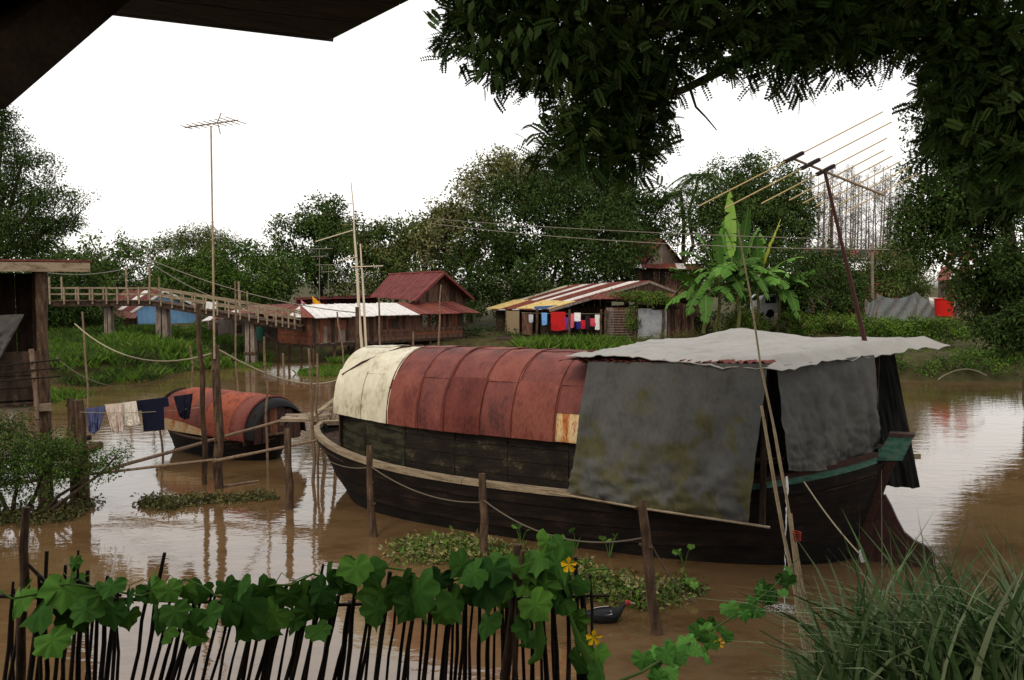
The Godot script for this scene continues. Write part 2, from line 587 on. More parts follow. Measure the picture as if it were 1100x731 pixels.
	# muddy water: a brown body under a glossy, rippled surface
	var w := mk("water", [rgb(84, 62, 40), rgb(96, 73, 48), rgb(104, 80, 54), rgb(98, 78, 50)], 0.045, Vector3(0.06, 0.06, 0.06), 0.008, 0.0, 0.75, true)
	var im := Image.create(512, 512, false, Image.FORMAT_RGB8)
	var a := noise_image(31, 0.012, 2, 512)
	var b := noise_image(77, 0.05, 3, 512)
	for y in 512:
		for x in 512:
			var t := a.get_pixel(x, y).r * 0.72 + b.get_pixel(x, y).r * 0.28
			im.set_pixel(x, y, Color(t, t, t))
	w.heightmap_enabled = true
	w.heightmap_texture = ImageTexture.create_from_image(im)
	w.heightmap_scale = 0.42
	w.uv1_scale = Vector3(0.16, 0.16, 0.3)


func land_and_water() -> void:
	var w := MB.new()
	w.quad(Vector3(-400, 0, 30), Vector3(-400, 0, -130), Vector3(400, 0, -130), Vector3(400, 0, 30))
	setting("river", w, M.water)
	# near bank: a slope down to the water, as one sheet
	var rows := []
	for i in 40:
		var z := 30.0 - i * 1.05
		var row := PackedVector3Array()
		for j in 61:
			var x := -60.0 + j * 2.0
			var d := -z - 0.5 * sin(x * 0.35)
			if x > 3.0: d -= minf(x - 3.0, 3.0) * 0.35
			var h := 2.3 if d < 4.2 else lerpf(2.3, -0.9, clampf((d - 4.2) / 6.2, 0.0, 1.0))
			row.append(Vector3(x, h + rnd(-0.05, 0.05), z))
		rows.append(row)
	var nb := MB.new()
	nb.sheet(rows)
	setting("near_bank", nb, M.soil)
	# far bank reaching to the horizon
	rows = []
	for i in 34:
		var row := PackedVector3Array()
		for j in 81:
			var x := -160.0 + j * 4.0
			var edge := 56.0
			if x < -16: edge = lerpf(56.0, 38.0, clampf((-16.0 - x) / 6.0, 0.0, 1.0))
			if x > 13: edge = lerpf(56.0, 43.0, clampf((x - 13.0) / 5.0, 0.0, 1.0))
			var d := i * 1.2 if i < 22 else 26.4 + pow(i - 21.0, 2.6)
			var z := -(edge - 2.0 + d) + rnd(-0.3, 0.3)
			row.append(Vector3(x, far_ground(x, z) + rnd(-0.08, 0.08), z))
		rows.append(row)
	var fb := MB.new()
	fb.sheet(rows)
	setting("far_bank", fb, M.soil)


func porch_roof() -> void:
	# the roof over the photographer: a low corner of boards and a barge board beside it
	var o := thing("porch_roof", "dark underside of a wooden porch roof hanging into view above the water", "roof")
	var c := Vector3(-0.516, 5.689, -2.6)
	var l := Vector3(-1.251, 5.811, -2.75)
	var r := Vector3(-0.237, 5.645, -2.1)
	var ex := (c - l).normalized()
	var ez := (r - c).normalized()
	for k in 24:  # boards past the visible corner added out of view to darken the underside
		var a := c + ez * (k * 0.26 + 0.0)
		var b := a - ex * 5.5
		var p := MB.new()
		p.hexa([a, a + ez * 0.252, a + ez * 0.252 + Vector3(0, 0.03, 0), a + Vector3(0, 0.03, 0), b, b + ez * 0.252, b + ez * 0.252 + Vector3(0, 0.03, 0), b + Vector3(0, 0.03, 0)])
		put(o, "plank", p, M.porch_wood)
	# unseen house wall added behind the viewer to block sky light
	for k in 30:
		var wp := MB.new()
		wp.box(Vector3(-7.0 + k * 0.5, 4.75, 2.4 + rnd(-0.01, 0.01)), Vector3(0.49, 4.9, 0.04))
		put(o, "wall_plank", wp, M.house_wood)
	for k in 30:  # unseen roof over that wall, added to keep sky light out
		var rp := MB.new()
		rp.hexa([Vector3(-7.25 + k * 0.5, 7.25, 2.7), Vector3(-6.76 + k * 0.5, 7.25, 2.7), Vector3(-6.76 + k * 0.5, 7.28, 2.7), Vector3(-7.25 + k * 0.5, 7.28, 2.7), Vector3(-7.25 + k * 0.5, 6.55, -0.2), Vector3(-6.76 + k * 0.5, 6.55, -0.2), Vector3(-6.76 + k * 0.5, 6.58, -0.2), Vector3(-7.25 + k * 0.5, 6.58, -0.2)])
		put(o, "roof_sheet", rp, M.rust)
	var f := MB.new()
	f.bar(c + Vector3(0.004, 0.08, -0.02), c - ex * 3.6 + Vector3(0.004, 0.08, -0.02), 0.03, 0.16)
	put(o, "fascia", f, M.porch_wood)
	var g := MB.new()
	g.bar(Vector3(-1.157, 5.407, -1.9), Vector3(-0.981, 5.88, -2.4), 0.14, 0.12)
	put(o, "rafter", g, M.porch_wood)
	var h := MB.new()
	h.hexa([Vector3(-1.218, 5.638, -1.95), Vector3(-1.231, 5.342, -1.95), Vector3(-1.336, 5.378, -2.15), Vector3(-1.321, 5.703, -2.15), Vector3(-0.876, 6.117, -2.4), Vector3(-1.092, 5.708, -2.4), Vector3(-1.156, 5.767, -2.6), Vector3(-0.923, 6.21, -2.6)])
	put(o, "barge_board", h, M.porch_wood)


# ---------------------------------------------------------------- the large barge
func hull_half(s: float, rim := true) -> float:
	# half beam along the hull, s from -6.3 (bow) to 6.3 (stern)
	var t := s / 6.3
	var e := 3.4 if t < 0 else 2.8
	var b := (1.98 if rim else 1.7) * pow(maxf(1.0 - pow(absf(t), e), 0.0), 0.62)
	return b


func rim_height(s: float) -> float:
	var t := s / 6.3
	return 1.02 + (0.5 * pow(-t, 2.6) if t < 0 else 0.78 * pow(t, 2.4))


func barge() -> void:
	var o := thing("rice_barge", "large wooden barge with arched rusty metal roof and grey tarpaulin canopy", "barge", "", Vector3(1.0, 0, -18.3), -0.478)
	# hull strakes: five each side, lapped
	var levels := [0.0, 0.22, 0.42, 0.62, 0.82, 1.0]
	for side in [1.0, -1.0]:
		for k in 5:
			var rows := []
			for q in 3:
				var lv: float = lerpf(levels[k], levels[k + 1], q / 2.0)
				var row := PackedVector3Array()
				for i in 41:
					var t := -1.0 + i / 20.0
					var s := 6.3 * sin(t * PI / 2)
					# the ends rake inwards towards the keel
					var pull := 1.0 - (1.0 - lv) * (0.2 if s < 0 else 0.1)
					var top := rim_height(s)
					var y := lerpf(-0.35, top, lv)
					var half := lerpf(hull_half(s, false) * 0.93, hull_half(s), pow(lv, 0.7)) + 0.016 * (1.0 if q == 0 else 0.0) + 0.01
					row.append(Vector3(s * pull, y - (0.012 if q == 0 else 0.0), half * side))
				rows.append(row)
			var mb := MB.new()
			mb.sheet(rows, 0.03)
			put(o, "strake", mb, M.hull_wood if k > 1 else M.tar_wood)
	var keel := MB.new()
	keel.bar(Vector3(-5.0, -0.36, 0), Vector3(5.6, -0.36, 0), 0.3, 0.25)
	put(o, "keel", keel, M.tar_wood)
	# deck, just under the rim
	var deck := []
	for i in 25:
		var s := -6.1 + i * 12.2 / 24
		var row := PackedVector3Array()
		for j in 9: row.append(Vector3(s, rim_height(s) - 0.16, hull_half(s) * 0.97 * (-1 + j / 4.0)))
		deck.append(row)
	var dk := MB.new()
	dk.sheet(deck, 0.03)
	put(o, "deck", dk, M.dark_wood)
	# rim rail: two lengths each side with a scarf between them
	for side in [1.0, -1.0]:
		for part in [[-6.3, -1.2], [-1.19, 2.9], [2.91, 4.3]]:
			var p := []
			for i in 25:
				var t: float = asin(clampf(lerpf(part[0], part[1], i / 24.0) / 6.3, -1, 1))
				var s := 6.3 * sin(t)
				p.append(Vector3(s, rim_height(s) + 0.035, (hull_half(s) + 0.03) * side))
			var rows := [PackedVector3Array(), PackedVector3Array(), PackedVector3Array(), PackedVector3Array()]
			for q in p:
				rows[0].append(q + Vector3(0, -0.06, 0.0)); rows[1].append(q + Vector3(0, 0.04, 0))
				rows[2].append(q + Vector3(0.0, 0.04, -0.2 * side)); rows[3].append(q + Vector3(0, -0.06, -0.2 * side))
			var mb := MB.new()
			for k in 4:
				for i in 24: mb.quad(rows[k][i], rows[k][i + 1], rows[(k + 1) % 4][i + 1], rows[(k + 1) % 4][i])
			put(o, "rim_rail", mb, M.pale_wood)
		# painted rail rising to the stern
		var cap := []
		for i in 14:
			var s := 4.2 + i * 1.95 / 13
			cap.append(Vector3(s, rim_height(s) + 0.2, (hull_half(s) + 0.03) * side))
		var hp := MB.new()
		var st := MB.new()
		var sr := MB.new()
		for i in 13:
			st.bar(cap[i] - Vector3(0, 0.06, 0), cap[i + 1] - Vector3(0, 0.06, 0), 0.06, 0.13)
			hp.bar(cap[i] - Vector3(0, 0.22, 0), cap[i + 1] - Vector3(0, 0.22, 0), 0.05, 0.18)
			sr.bar(cap[i] + Vector3(0, 0.03, 0), cap[i + 1] + Vector3(0, 0.03, 0), 0.12, 0.07)
		put(o, "stern_plank", hp, M.hull_wood)
		put(o, "stern_rail", st, M.teal_paint)
		put(o, "stern_cap", sr, M.red_paint_wood)
	# bow block filling the rounded end
	var bow := MB.new()
	bow.tube(pts([Vector3(-6.28, 1.5, 0), Vector3(-6.1, 1.0, 0), Vector3(-5.7, 0.4, 0), Vector3(-5.2, -0.1, 0)]), rad([0.1, 0.13, 0.16, 0.18]), 8)
	put(o, "bow_stem", bow, M.tar_wood)
	# stern post with its painted head, and the rudder blade
	var sp := MB.new()
	sp.plate(pts([Vector3(5.55, -0.3, 0.09), Vector3(6.2, -0.3, 0.09), Vector3(6.12, 0.7, 0.09), Vector3(6.34, 1.5, 0.09), Vector3(6.5, 1.9, 0.09), Vector3(6.12, 1.92, 0.09), Vector3(5.9, 1.5, 0.09), Vector3(5.72, 0.9, 0.09)]), Vector3(0, 0, -0.18))
	var post := put(o, "stern_post", sp, M.red_paint_wood)
	var hd := MB.new()
	hd.hexa([Vector3(6.1, 1.82, -0.13), Vector3(6.1, 1.82, 0.13), Vector3(6.56, 1.86, 0.13), Vector3(6.56, 1.86, -0.13), Vector3(6.33, 2.26, -0.12), Vector3(6.33, 2.26, 0.12), Vector3(6.72, 2.28, 0.12), Vector3(6.72, 2.28, -0.12)])
	put(post, "post_head", hd, M.teal_paint)
	var hc := MB.new()
	hc.hexa([Vector3(6.32, 2.262, -0.14), Vector3(6.32, 2.262, 0.14), Vector3(6.74, 2.282, 0.14), Vector3(6.74, 2.282, -0.14), Vector3(6.33, 2.32, -0.13), Vector3(6.33, 2.32, 0.13), Vector3(6.74, 2.33, 0.13), Vector3(6.74, 2.33, -0.13)])
	put(post, "head_cap", hc, M.red_paint_wood)
	var ru := PackedVector3Array()
	for q in [[5.95, -0.4], [7.06, -0.4], [7.14, 0.0], [7.1, 0.26], [6.98, 0.38], [6.8, 0.44], [6.62, 0.58], [6.5, 0.8], [6.4, 1.02], [6.3, 1.2], [6.1, 1.2], [5.95, 0.7]]:
		ru.append(Vector3(q[0], q[1], 0.05))
	var rd := MB.new()
	rd.plate(ru, Vector3(0, 0, -0.1))
	put(o, "rudder", rd, M.red_paint_wood)
	# cabin sides: weathered boards between rim and eaves
	for side in [1.0, -1.0]:
		var cuts := [-4.85, -3.9, -2.8, -1.6, -0.4, 0.9, 2.2]
		for c in 6:
			for r in 4:
				var s0: float = cuts[c] + 0.008
				var s1: float = cuts[c + 1] - 0.008
				var y0 := 0.9 + r * 0.285
				var mb := MB.new()
				var z0: float = minf(hull_half(s0) - 0.24, 1.6) - r * 0.006 + rnd(-0.012, 0.012)
				var z1: float = minf(hull_half(s1) - 0.24, 1.6) - r * 0.006 + rnd(-0.012, 0.012)
				var ya := y0 + (rim_height(s0) - 1.02)
				var yb := y0 + (rim_height(s1) - 1.02)
				mb.hexa([Vector3(s0, ya, z0 * side), Vector3(s0, ya + 0.275, z0 * side), Vector3(s0, ya + 0.275, (z0 - 0.03) * side), Vector3(s0, ya, (z0 - 0.03) * side), Vector3(s1, yb, z1 * side), Vector3(s1, yb + 0.275, z1 * side), Vector3(s1, yb + 0.275, (z1 - 0.03) * side), Vector3(s1, yb, (z1 - 0.03) * side)])
				put(o, "side_board", mb, M.mossy_wood if c < 2 else M.cabin_wood)
	# arched roof: sheets lapped along the boat, four round the arch
	var edges := [-4.8, -4.05, -3.27, -2.5, -1.84, -1.0, -0.29, 0.62, 1.9, 2.7]
	for c in 9:
		for r in 4:
			var a0: float = [-1.0, -0.52, 0.06, 0.55][r]
			var a1: float = [-0.52, 0.06, 0.55, 1.0][r] + (0.02 if r < 3 else 0.0)
			var low := 0.0
			if c >= 7 and r == 3: a1 = 0.8
			var mat: Material = M.rust
			if c < 2: mat = M.cream_metal
			elif (c * 3 + r) % 4 == 1: mat = M.rust_pale
			elif (c + r) % 5 == 2: mat = M.rust_dark
			put(o, "roof_sheet", arch_sheet(edges[c] - 0.03, edges[c + 1] + 0.05, a0, a1, 0.012 * ((c + r) % 2) + rnd(0.0, 0.01), c), mat)
			if c >= 7 and r == 3:
				put(o, "roof_sheet", arch_sheet(edges[c] + 0.02, edges[c + 1] + 0.03, 0.78, 1.0, -0.018, c + 3), M.stained_metal if c == 7 else M.cream_metal, Vector3.ZERO, "pale roof sheet streaked with orange rust")
	# battens holding the sheets down
	for s in [-3.27, -2.5, -1.84, -1.0, -0.29, 0.62, 1.9, 2.7]:
		var p := PackedVector3Array()
		for i in 23:
			var a := -1.0 + i * 2.0 / 22
			p.append(arch_point(s + 0.02, a, 0.03))
		var mb := MB.new()
		mb.tube(p, rad([0.016 if s != -1.84 and s != 1.9 else 0.028]), 5)
		put(o, "batten", mb, M.rust_dark)
	var hook := MB.new()
	hook.tube(pts([arch_point(-4.72, 0.62, 0.03), arch_point(-4.3, 0.45, 0.05), arch_point(-3.7, 0.12, 0.05), arch_point(-3.4, 0.0, 0.04)]), rad([0.022]), 5)
	put(o, "tie_rod", hook, M.iron)
	# inner end wall of the arch
	for s in [-4.72]:
		var rows := PackedVector3Array([Vector3(s, 1.0, -1.3), Vector3(s, 1.0, 1.3)])
		for i in 13: rows.append(arch_point(s, 1.0 - i / 6.0, -0.03))
		var mb := MB.new()
		mb.plate(rows, Vector3(0.03, 0, 0))
		put(o, "end_wall", mb, M.dark_wood)
	# canopy: posts, beams, a rusty sheet and the grey cloth over them
	var N1 := Vector3(0.9, 3.56, 1.62)
	var N2 := Vector3(4.8, 3.7, 1.95)
	var T := Vector3(7.15, 3.88, -2.2)
	var F := Vector3(1.3, 3.62, -2.2)
	for q in [[1.6, 1.5, 3.5], [4.5, 1.62, 3.64], [1.6, -1.6, 3.55], [6.0, -1.05, 3.76], [4.4, -1.6, 3.65]]:
		var mb := MB.new()
		mb.bar(Vector3(q[0], 0.85, q[1]), Vector3(q[0], q[2], q[1]), 0.09, 0.09)
		put(o, "canopy_post", mb, M.dark_wood)
	var inner := (N1 + N2 + T + F) / 4.0
	for e in [[N1.lerp(inner, 0.08), N2.lerp(inner, 0.1)], [F.lerp(inner, 0.08), T.lerp(inner, 0.12)], [N2.lerp(inner, 0.1), T.lerp(inner, 0.12)], [N1.lerp(inner, 0.08), F.lerp(inner, 0.08)]]:
		var mb := MB.new()
		mb.bar(e[0] + (e[1] - e[0]) * 0.02 - Vector3(0, 0.1, 0), e[1] - (e[1] - e[0]) * 0.02 - Vector3(0, 0.1, 0), 0.06, 0.08)
		put(o, "canopy_beam", mb, M.dark_wood)
	for k in 5:
		var a := N1.lerp(N2, k / 5.4) + Vector3(-0.18 if k == 0 else 0.0, -0.05, 0.12)
		var b := N1.lerp(N2, (k + 1) / 5.4 + 0.02) + Vector3(0, -0.05 - 0.008 * (k % 2), 0.1 + rnd(-0.05, 0.05))
		var a2 := F.lerp(T, k / 5.4) + Vector3(0, -0.05, 0)
		var b2 := F.lerp(T, (k + 1) / 5.4 + 0.02) + Vector3(0, -0.05 - 0.008 * (k % 2), 0)
		var rows := []
		for i in 9:
			var row := PackedVector3Array()
			for j in 13:
				var q: Vector3 = a.lerp(b, j / 12.0).lerp(a2.lerp(b2, j / 12.0), i / 8.0)
				row.append(q + Vector3(0, 0.018 * (1 if j % 2 else -1) + (rnd(-0.03, 0.02) if i == 0 else 0.0), 0))
			rows.append(row)
		var mb := MB.new()
		mb.sheet(rows, 0.004)
		put(o, "canopy_sheet", mb, M.rust_dark)
	var rows := []
	var f := FastNoiseLite.new()
	f.seed = 12
	f.frequency = 0.5
	for i in 36:
		var row := PackedVector3Array()
		for j in 56:
			var u := j / 55.0
			var w := i / 35.0
			var q := N1.lerp(N2, u).lerp(F.lerp(T, u), w)
			var fall := 0.0
			if w < 0.06 and u > 0.3: fall = (0.06 - w) * 2.6 * smoothstep(0.3, 0.8, u) * (1.0 + 0.5 * f.get_noise_1d(u * 26))
			if u > 0.93: fall = maxf(fall, (u - 0.93) * 2.6 * (1.0 + 0.5 * f.get_noise_1d(w * 26)))
			if u > 0.985: q += (N2 - N1).normalized() * 0.06
			row.append(q + Vector3(0, 0.03 + 0.06 * f.get_noise_2d(u * 7, w * 5) + 0.035 * f.get_noise_2d(u * 26 + w * 18, w * 5) + 0.2 * exp(-pow((u - 0.34) / 0.16, 2)) * smoothstep(0.4, 1.0, w) - fall, 0.14 * (1.0 if w < 0.02 else 0.0) + 0.05 * f.get_noise_2d(u * 22, 5.0)))
		rows.append(row)
	var ct := MB.new()
	ct.sheet(rows, 0.012)
	put(o, "canopy_cloth", ct, M.pale_tarp)
	# hanging cloths
	put(o, "side_cloth", cloth(Vector3(1.35, 3.5, 1.74), Vector3(4.62, 3.62, 2.04), Vector3(1.12, 1.14, 2.1), Vector3(4.36, 0.96, 2.12), 3, 0.12, 31, 0.0, 0.008, 1.0), M.stained_tarp)
	put(o, "end_cloth", cloth(Vector3(4.72, 3.58, 1.9), Vector3(6.02, 3.66, -0.12), Vector3(4.98, 1.86, 1.86), Vector3(6.15, 2.02, -0.02), 2, 0.14, 57, 0.3, 0.008, 0.15), M.stained_tarp)
	put(o, "flap_cloth", cloth(Vector3(5.4, 3.7, -1.75), Vector3(6.2, 3.74, -2.0), Vector3(5.9, 1.0, -1.9), Vector3(6.75, 0.96, -2.05), 2, 0.05, 77), M.black_tarp)
	put(o, "light_block_cloth", cloth(Vector3(1.35, 3.52, -2.1), Vector3(5.4, 3.62, -2.12), Vector3(1.35, 1.0, -2.12), Vector3(5.4, 1.2, -2.1), 4, 0.05, 97), M.black_tarp)  # far-side cloth added to block light under the canopy
	var rod := MB.new()
	rod.tube(pts([Vector3(0.8, 1.12, 2.25), Vector3(2.6, 1.04, 2.27), Vector3(4.75, 0.98, 2.24)]), rad([0.022]), 6)
	put(o, "cloth_rod", rod, M.pale_wood)
	var bar := MB.new()
	bar.bar(Vector3(6.1, 1.52, -1.92), Vector3(6.75, 1.55, -2.12), 0.04, 0.1)
	put(o, "flap_bar", bar, M.pale_wood)


func arch_point(s: float, a: float, out := 0.0) -> Vector3:
	# a from -1 (far eave) over the ridge (0) to 1 (near eave)
	var w := 1.7 - 0.34 * pow(clampf(-(s + 1.0) / 3.8, 0.0, 1.0), 2.0)
	var base := 1.95 + 0.12 * pow(clampf(-(s + 1.5) / 3.3, 0.0, 1.0), 2.0)
	var rise := 1.56 - 0.2 * pow(clampf(-(s + 1.0) / 3.8, 0.0, 1.0), 2.0)
	var t := a * PI / 2
	var z := signf(sin(t)) * pow(absf(sin(t)), 0.86)
	var y := pow(maxf(cos(t), 0.0), 0.9)
	return Vector3(s, base + (rise + out) * y, (w + out) * z)


func arch_sheet(s0: float, s1: float, a0: float, a1: float, out: float, seed_: int) -> MB:
	var g := RandomNumberGenerator.new()
	g.seed = seed_ * 31 + int(a0 * 100)
	var dent := FastNoiseLite.new()
	dent.seed = seed_
	dent.frequency = 0.9
	var skew := g.randf_range(-0.03, 0.03)
	var rows := []
	for i in 10:
		var t := i / 9.0
		var row := PackedVector3Array()
		for j in 8:
			var u := j / 7.0
			var s := lerpf(s0, s1, u) + skew * (t - 0.5)
			var d := out + 0.018 * dent.get_noise_2d(s * 3, t * 3 + a0 * 5) + 0.012 * u
			if a1 > 0.99 and t > 0.9: d += 0.03 * dent.get_noise_2d(s * 5, 3.3)
			row.append(arch_point(s, lerpf(a0, a1, t), d))
		rows.append(row)
	var mb := MB.new()
	mb.sheet(rows, 0.006)
	return mb


# a hanging cloth between a top edge and a bottom edge, in loose folds
func cloth(ta: Vector3, tb: Vector3, ba: Vector3, bb: Vector3, folds: int, depth: float, seed_: int, dip := 0.0, thick := 0.008, moss := 0.0) -> MB:
	var f := FastNoiseLite.new()
	f.seed = seed_
	f.frequency = 0.8
	var rows := []
	var out := (tb - ta).cross(ba - ta).normalized()
	for i in 45:
		var t := i / 44.0
		var row := PackedVector3Array()
		for j in 49:
			var u := j / 48.0
			var p := ta.lerp(tb, u).lerp(ba.lerp(bb, u), t)
			p += out * depth * (sin(u * folds * TAU + f.get_noise_2d(t * 2, u * 3) * 3.0) * 0.4 + f.get_noise_2d(u * 6, t * 1.6) * 0.9 + f.get_noise_2d(u * 15, t * 2.2) * 0.3 + f.get_noise_2d(u * 7 + t * 8, u * 5 - t * 10) * (0.28 * t + 0.9 * smoothstep(0.6, 1.0, t) * moss)) * (0.15 + 0.85 * t)
			p.y -= 0.05 * sin(u * PI) * t + dip * sin(u * PI) * t * 0.3 + 0.03 * f.get_noise_2d(u * 7, 9.0) * t
			row.append(p)
		rows.append(row)
	var mb := MB.new()
	mb.sheet(rows, thick)
	if moss > 0.0:
		# algae grown in blotches on the lower half of the cloth, and paler wear along the creases
		var grow := FastNoiseLite.new()
		grow.seed = seed_ + 4
		grow.frequency = 0.55
		mb.tinted = true
		for i in mb.v.size():
			var p := mb.v[i]
			var t := clampf((ta.y - p.y) / (ta.y - ba.y), 0.0, 1.0)
			var g := smoothstep(0.05, 0.45, grow.get_noise_3dv(p * 2.4) + 0.35 * grow.get_noise_3dv(p * 9.0) + lerpf(-0.45, 0.26, smoothstep(0.2, 0.7, t + 0.5 * grow.get_noise_3dv(p * 1.1 + Vector3(0, 7, 0))))) * moss
			var wear := 1.02 + 0.2 * grow.get_noise_3dv(p * 0.9 + Vector3(9, 0, 0)) + 0.1 * grow.get_noise_3dv(p * 7.0)
			mb.c[i] = Color(wear, wear, wear).lerp(Color(0.9, 0.86, 0.42) * wear, g)
	return mb


# ---------------------------------------------------------------- the small covered boat
func small_boat() -> void:
	var o := thing("covered_boat", "small dark boat with arched red corrugated metal roof", "boat", "", Vector3(-8.35, 0, -25.6), -0.62)
	# local x runs from the far end to the near end
	for side in [1.0, -1.0]:
		for k in 3:
			var rows := []
			for q in 3:
				var lv := (k + q / 2.0) / 3.0
				var row := PackedVector3Array()
				for i in 21:
					var s := 2.5 * sin((-1.0 + i / 10.0) * PI / 2)
					var t := absf(s / 2.5)
					var half := (0.75 + 0.28 * pow(lv, 0.7)) * pow(maxf(1.0 - pow(t, 2.6), 0.0), 0.6) + (0.012 if q == 0 else 0.0)
					row.append(Vector3(s * (0.82 + 0.18 * lv), lerpf(-0.25, 0.5 + 0.25 * t * t, lv), half * side))
				rows.append(row)
			var mb := MB.new()
			mb.sheet(rows)
			put(o, "strake", mb, M.tar_wood)
	var rows := []
	for i in 15:
		var s := -2.4 + i * 4.8 / 14
		var half := 1.0 * pow(maxf(1.0 - pow(absf(s / 2.5), 2.6), 0.0), 0.6)
		rows.append(PackedVector3Array([Vector3(s, 0.42 + 0.25 * s * s / 6.25, -half), Vector3(s, 0.42 + 0.25 * s * s / 6.25, half)]))
	var dk := MB.new()
	dk.sheet(rows, 0.03)
	put(o, "deck", dk, M.dark_wood)
	for side in [1.0, -1.0]:
		var p := PackedVector3Array()
		for i in 21:
			var s := 2.5 * sin((-1.0 + i / 10.0) * PI / 2)
			p.append(Vector3(s, 0.52 + 0.25 * s * s / 6.25, (1.03 * pow(maxf(1.0 - pow(absf(s / 2.5), 2.6), 0.0), 0.6) + 0.01) * side))
		var mb := MB.new()
		mb.tube(p, rad([0.045]), 6)
		put(o, "rim_rail", mb, M.post_wood)
	# corrugated arch in seven sheets, ribs running along the boat
	var cut := [-2.15, -1.55, -0.95, -0.35, 0.25, 0.85, 1.45, 2.05]
	for c in 7:
		for h in 2:
			rows = []
			for i in 23:
				var a := lerpf(-1.0 if h == 0 else -0.02, 0.02 if h == 0 else 1.0, i / 22.0) * PI / 2
				var rr := 0.02 * (1.0 if i % 2 else -1.0) + 0.01 * (c % 2)
				var row := PackedVector3Array()
				for j in 3:
					var s := lerpf(cut[c] - 0.02, cut[c + 1] + 0.02, j / 2.0)
					var dome := 1.0 - 0.16 * pow(clampf((-s - 1.2) / 1.0, 0.0, 1.0), 2.0)
					row.append(Vector3(s, 0.62 + (1.12 * dome + rr) * pow(cos(a), 0.8), (0.98 * dome + rr) * sin(a)))
				rows.append(row)
			var mb := MB.new()
			mb.sheet(rows, 0.004)
			put(o, "roof_sheet", mb, [M.boat_rust, M.rust_pale, M.boat_rust][(c + h) % 3])
	for s in [2.02, -2.12]:
		var p := pts([])
		for i in 17:
			var a := (-1.0 + i / 8.0) * PI / 2
			p.append(Vector3(s, 0.5 + 1.2 * pow(cos(a), 0.8), 0.95 * sin(a)))
		var mb := MB.new()
		mb.plate(p, Vector3(0.03, 0, 0))
		put(o, "end_wall", mb, M.dark_wood)
	var trim := MB.new()
	var tp := PackedVector3Array()
	for i in 25:
		var a := (-1.0 + i / 12.0) * PI / 2
		tp.append(Vector3(2.08, 0.62 + 1.13 * pow(maxf(cos(a), 0.0), 0.8), 0.99 * sin(a)))
	trim.tube(tp, rad([0.035]), 6)
	put(o, "edge_trim", trim, M.rust_dark)
	# the near end: a dark metal hood above reddish boards
	rows = []
	for i in 23:
		var a := (-1.0 + i / 11.0) * PI / 2 * 0.98
		var row := PackedVector3Array()
		for j in 5:
			var u := j / 4.0
			row.append(Vector3(2.06 + 0.35 * sin(u * PI / 2), 0.62 + (1.1 - 0.22 * u * u) * pow(cos(a), 0.8), (0.96 - 0.05 * u) * sin(a)))
		rows.append(row)
	var hood := MB.new()
	hood.sheet(rows, 0.006)
	put(o, "end_hood", hood, M.black_tarp)
	for k in 6:
		var z := -0.8 + k * 0.27
		var mb := MB.new()
		mb.box(Vector3(2.3, 0.6 + 0.42 * cos(z), z + 0.13), Vector3(0.03, 0.95 * cos(z * 0.9), 0.25))
		put(o, "end_board", mb, M.red_paint_wood if k != 3 else M.red_wood)
	var patch := MB.new()
	patch.sheet([pts([Vector3(-1.9, 0.62, 1.02), Vector3(-0.6, 0.62, 1.02), Vector3(0.4, 0.62, 1.02)]), pts([Vector3(-1.9, 0.98, 0.99), Vector3(-0.6, 0.9, 1.0), Vector3(0.4, 0.78, 1.01)])], 0.01)
	put(o, "side_patch", patch, M.stained_metal)


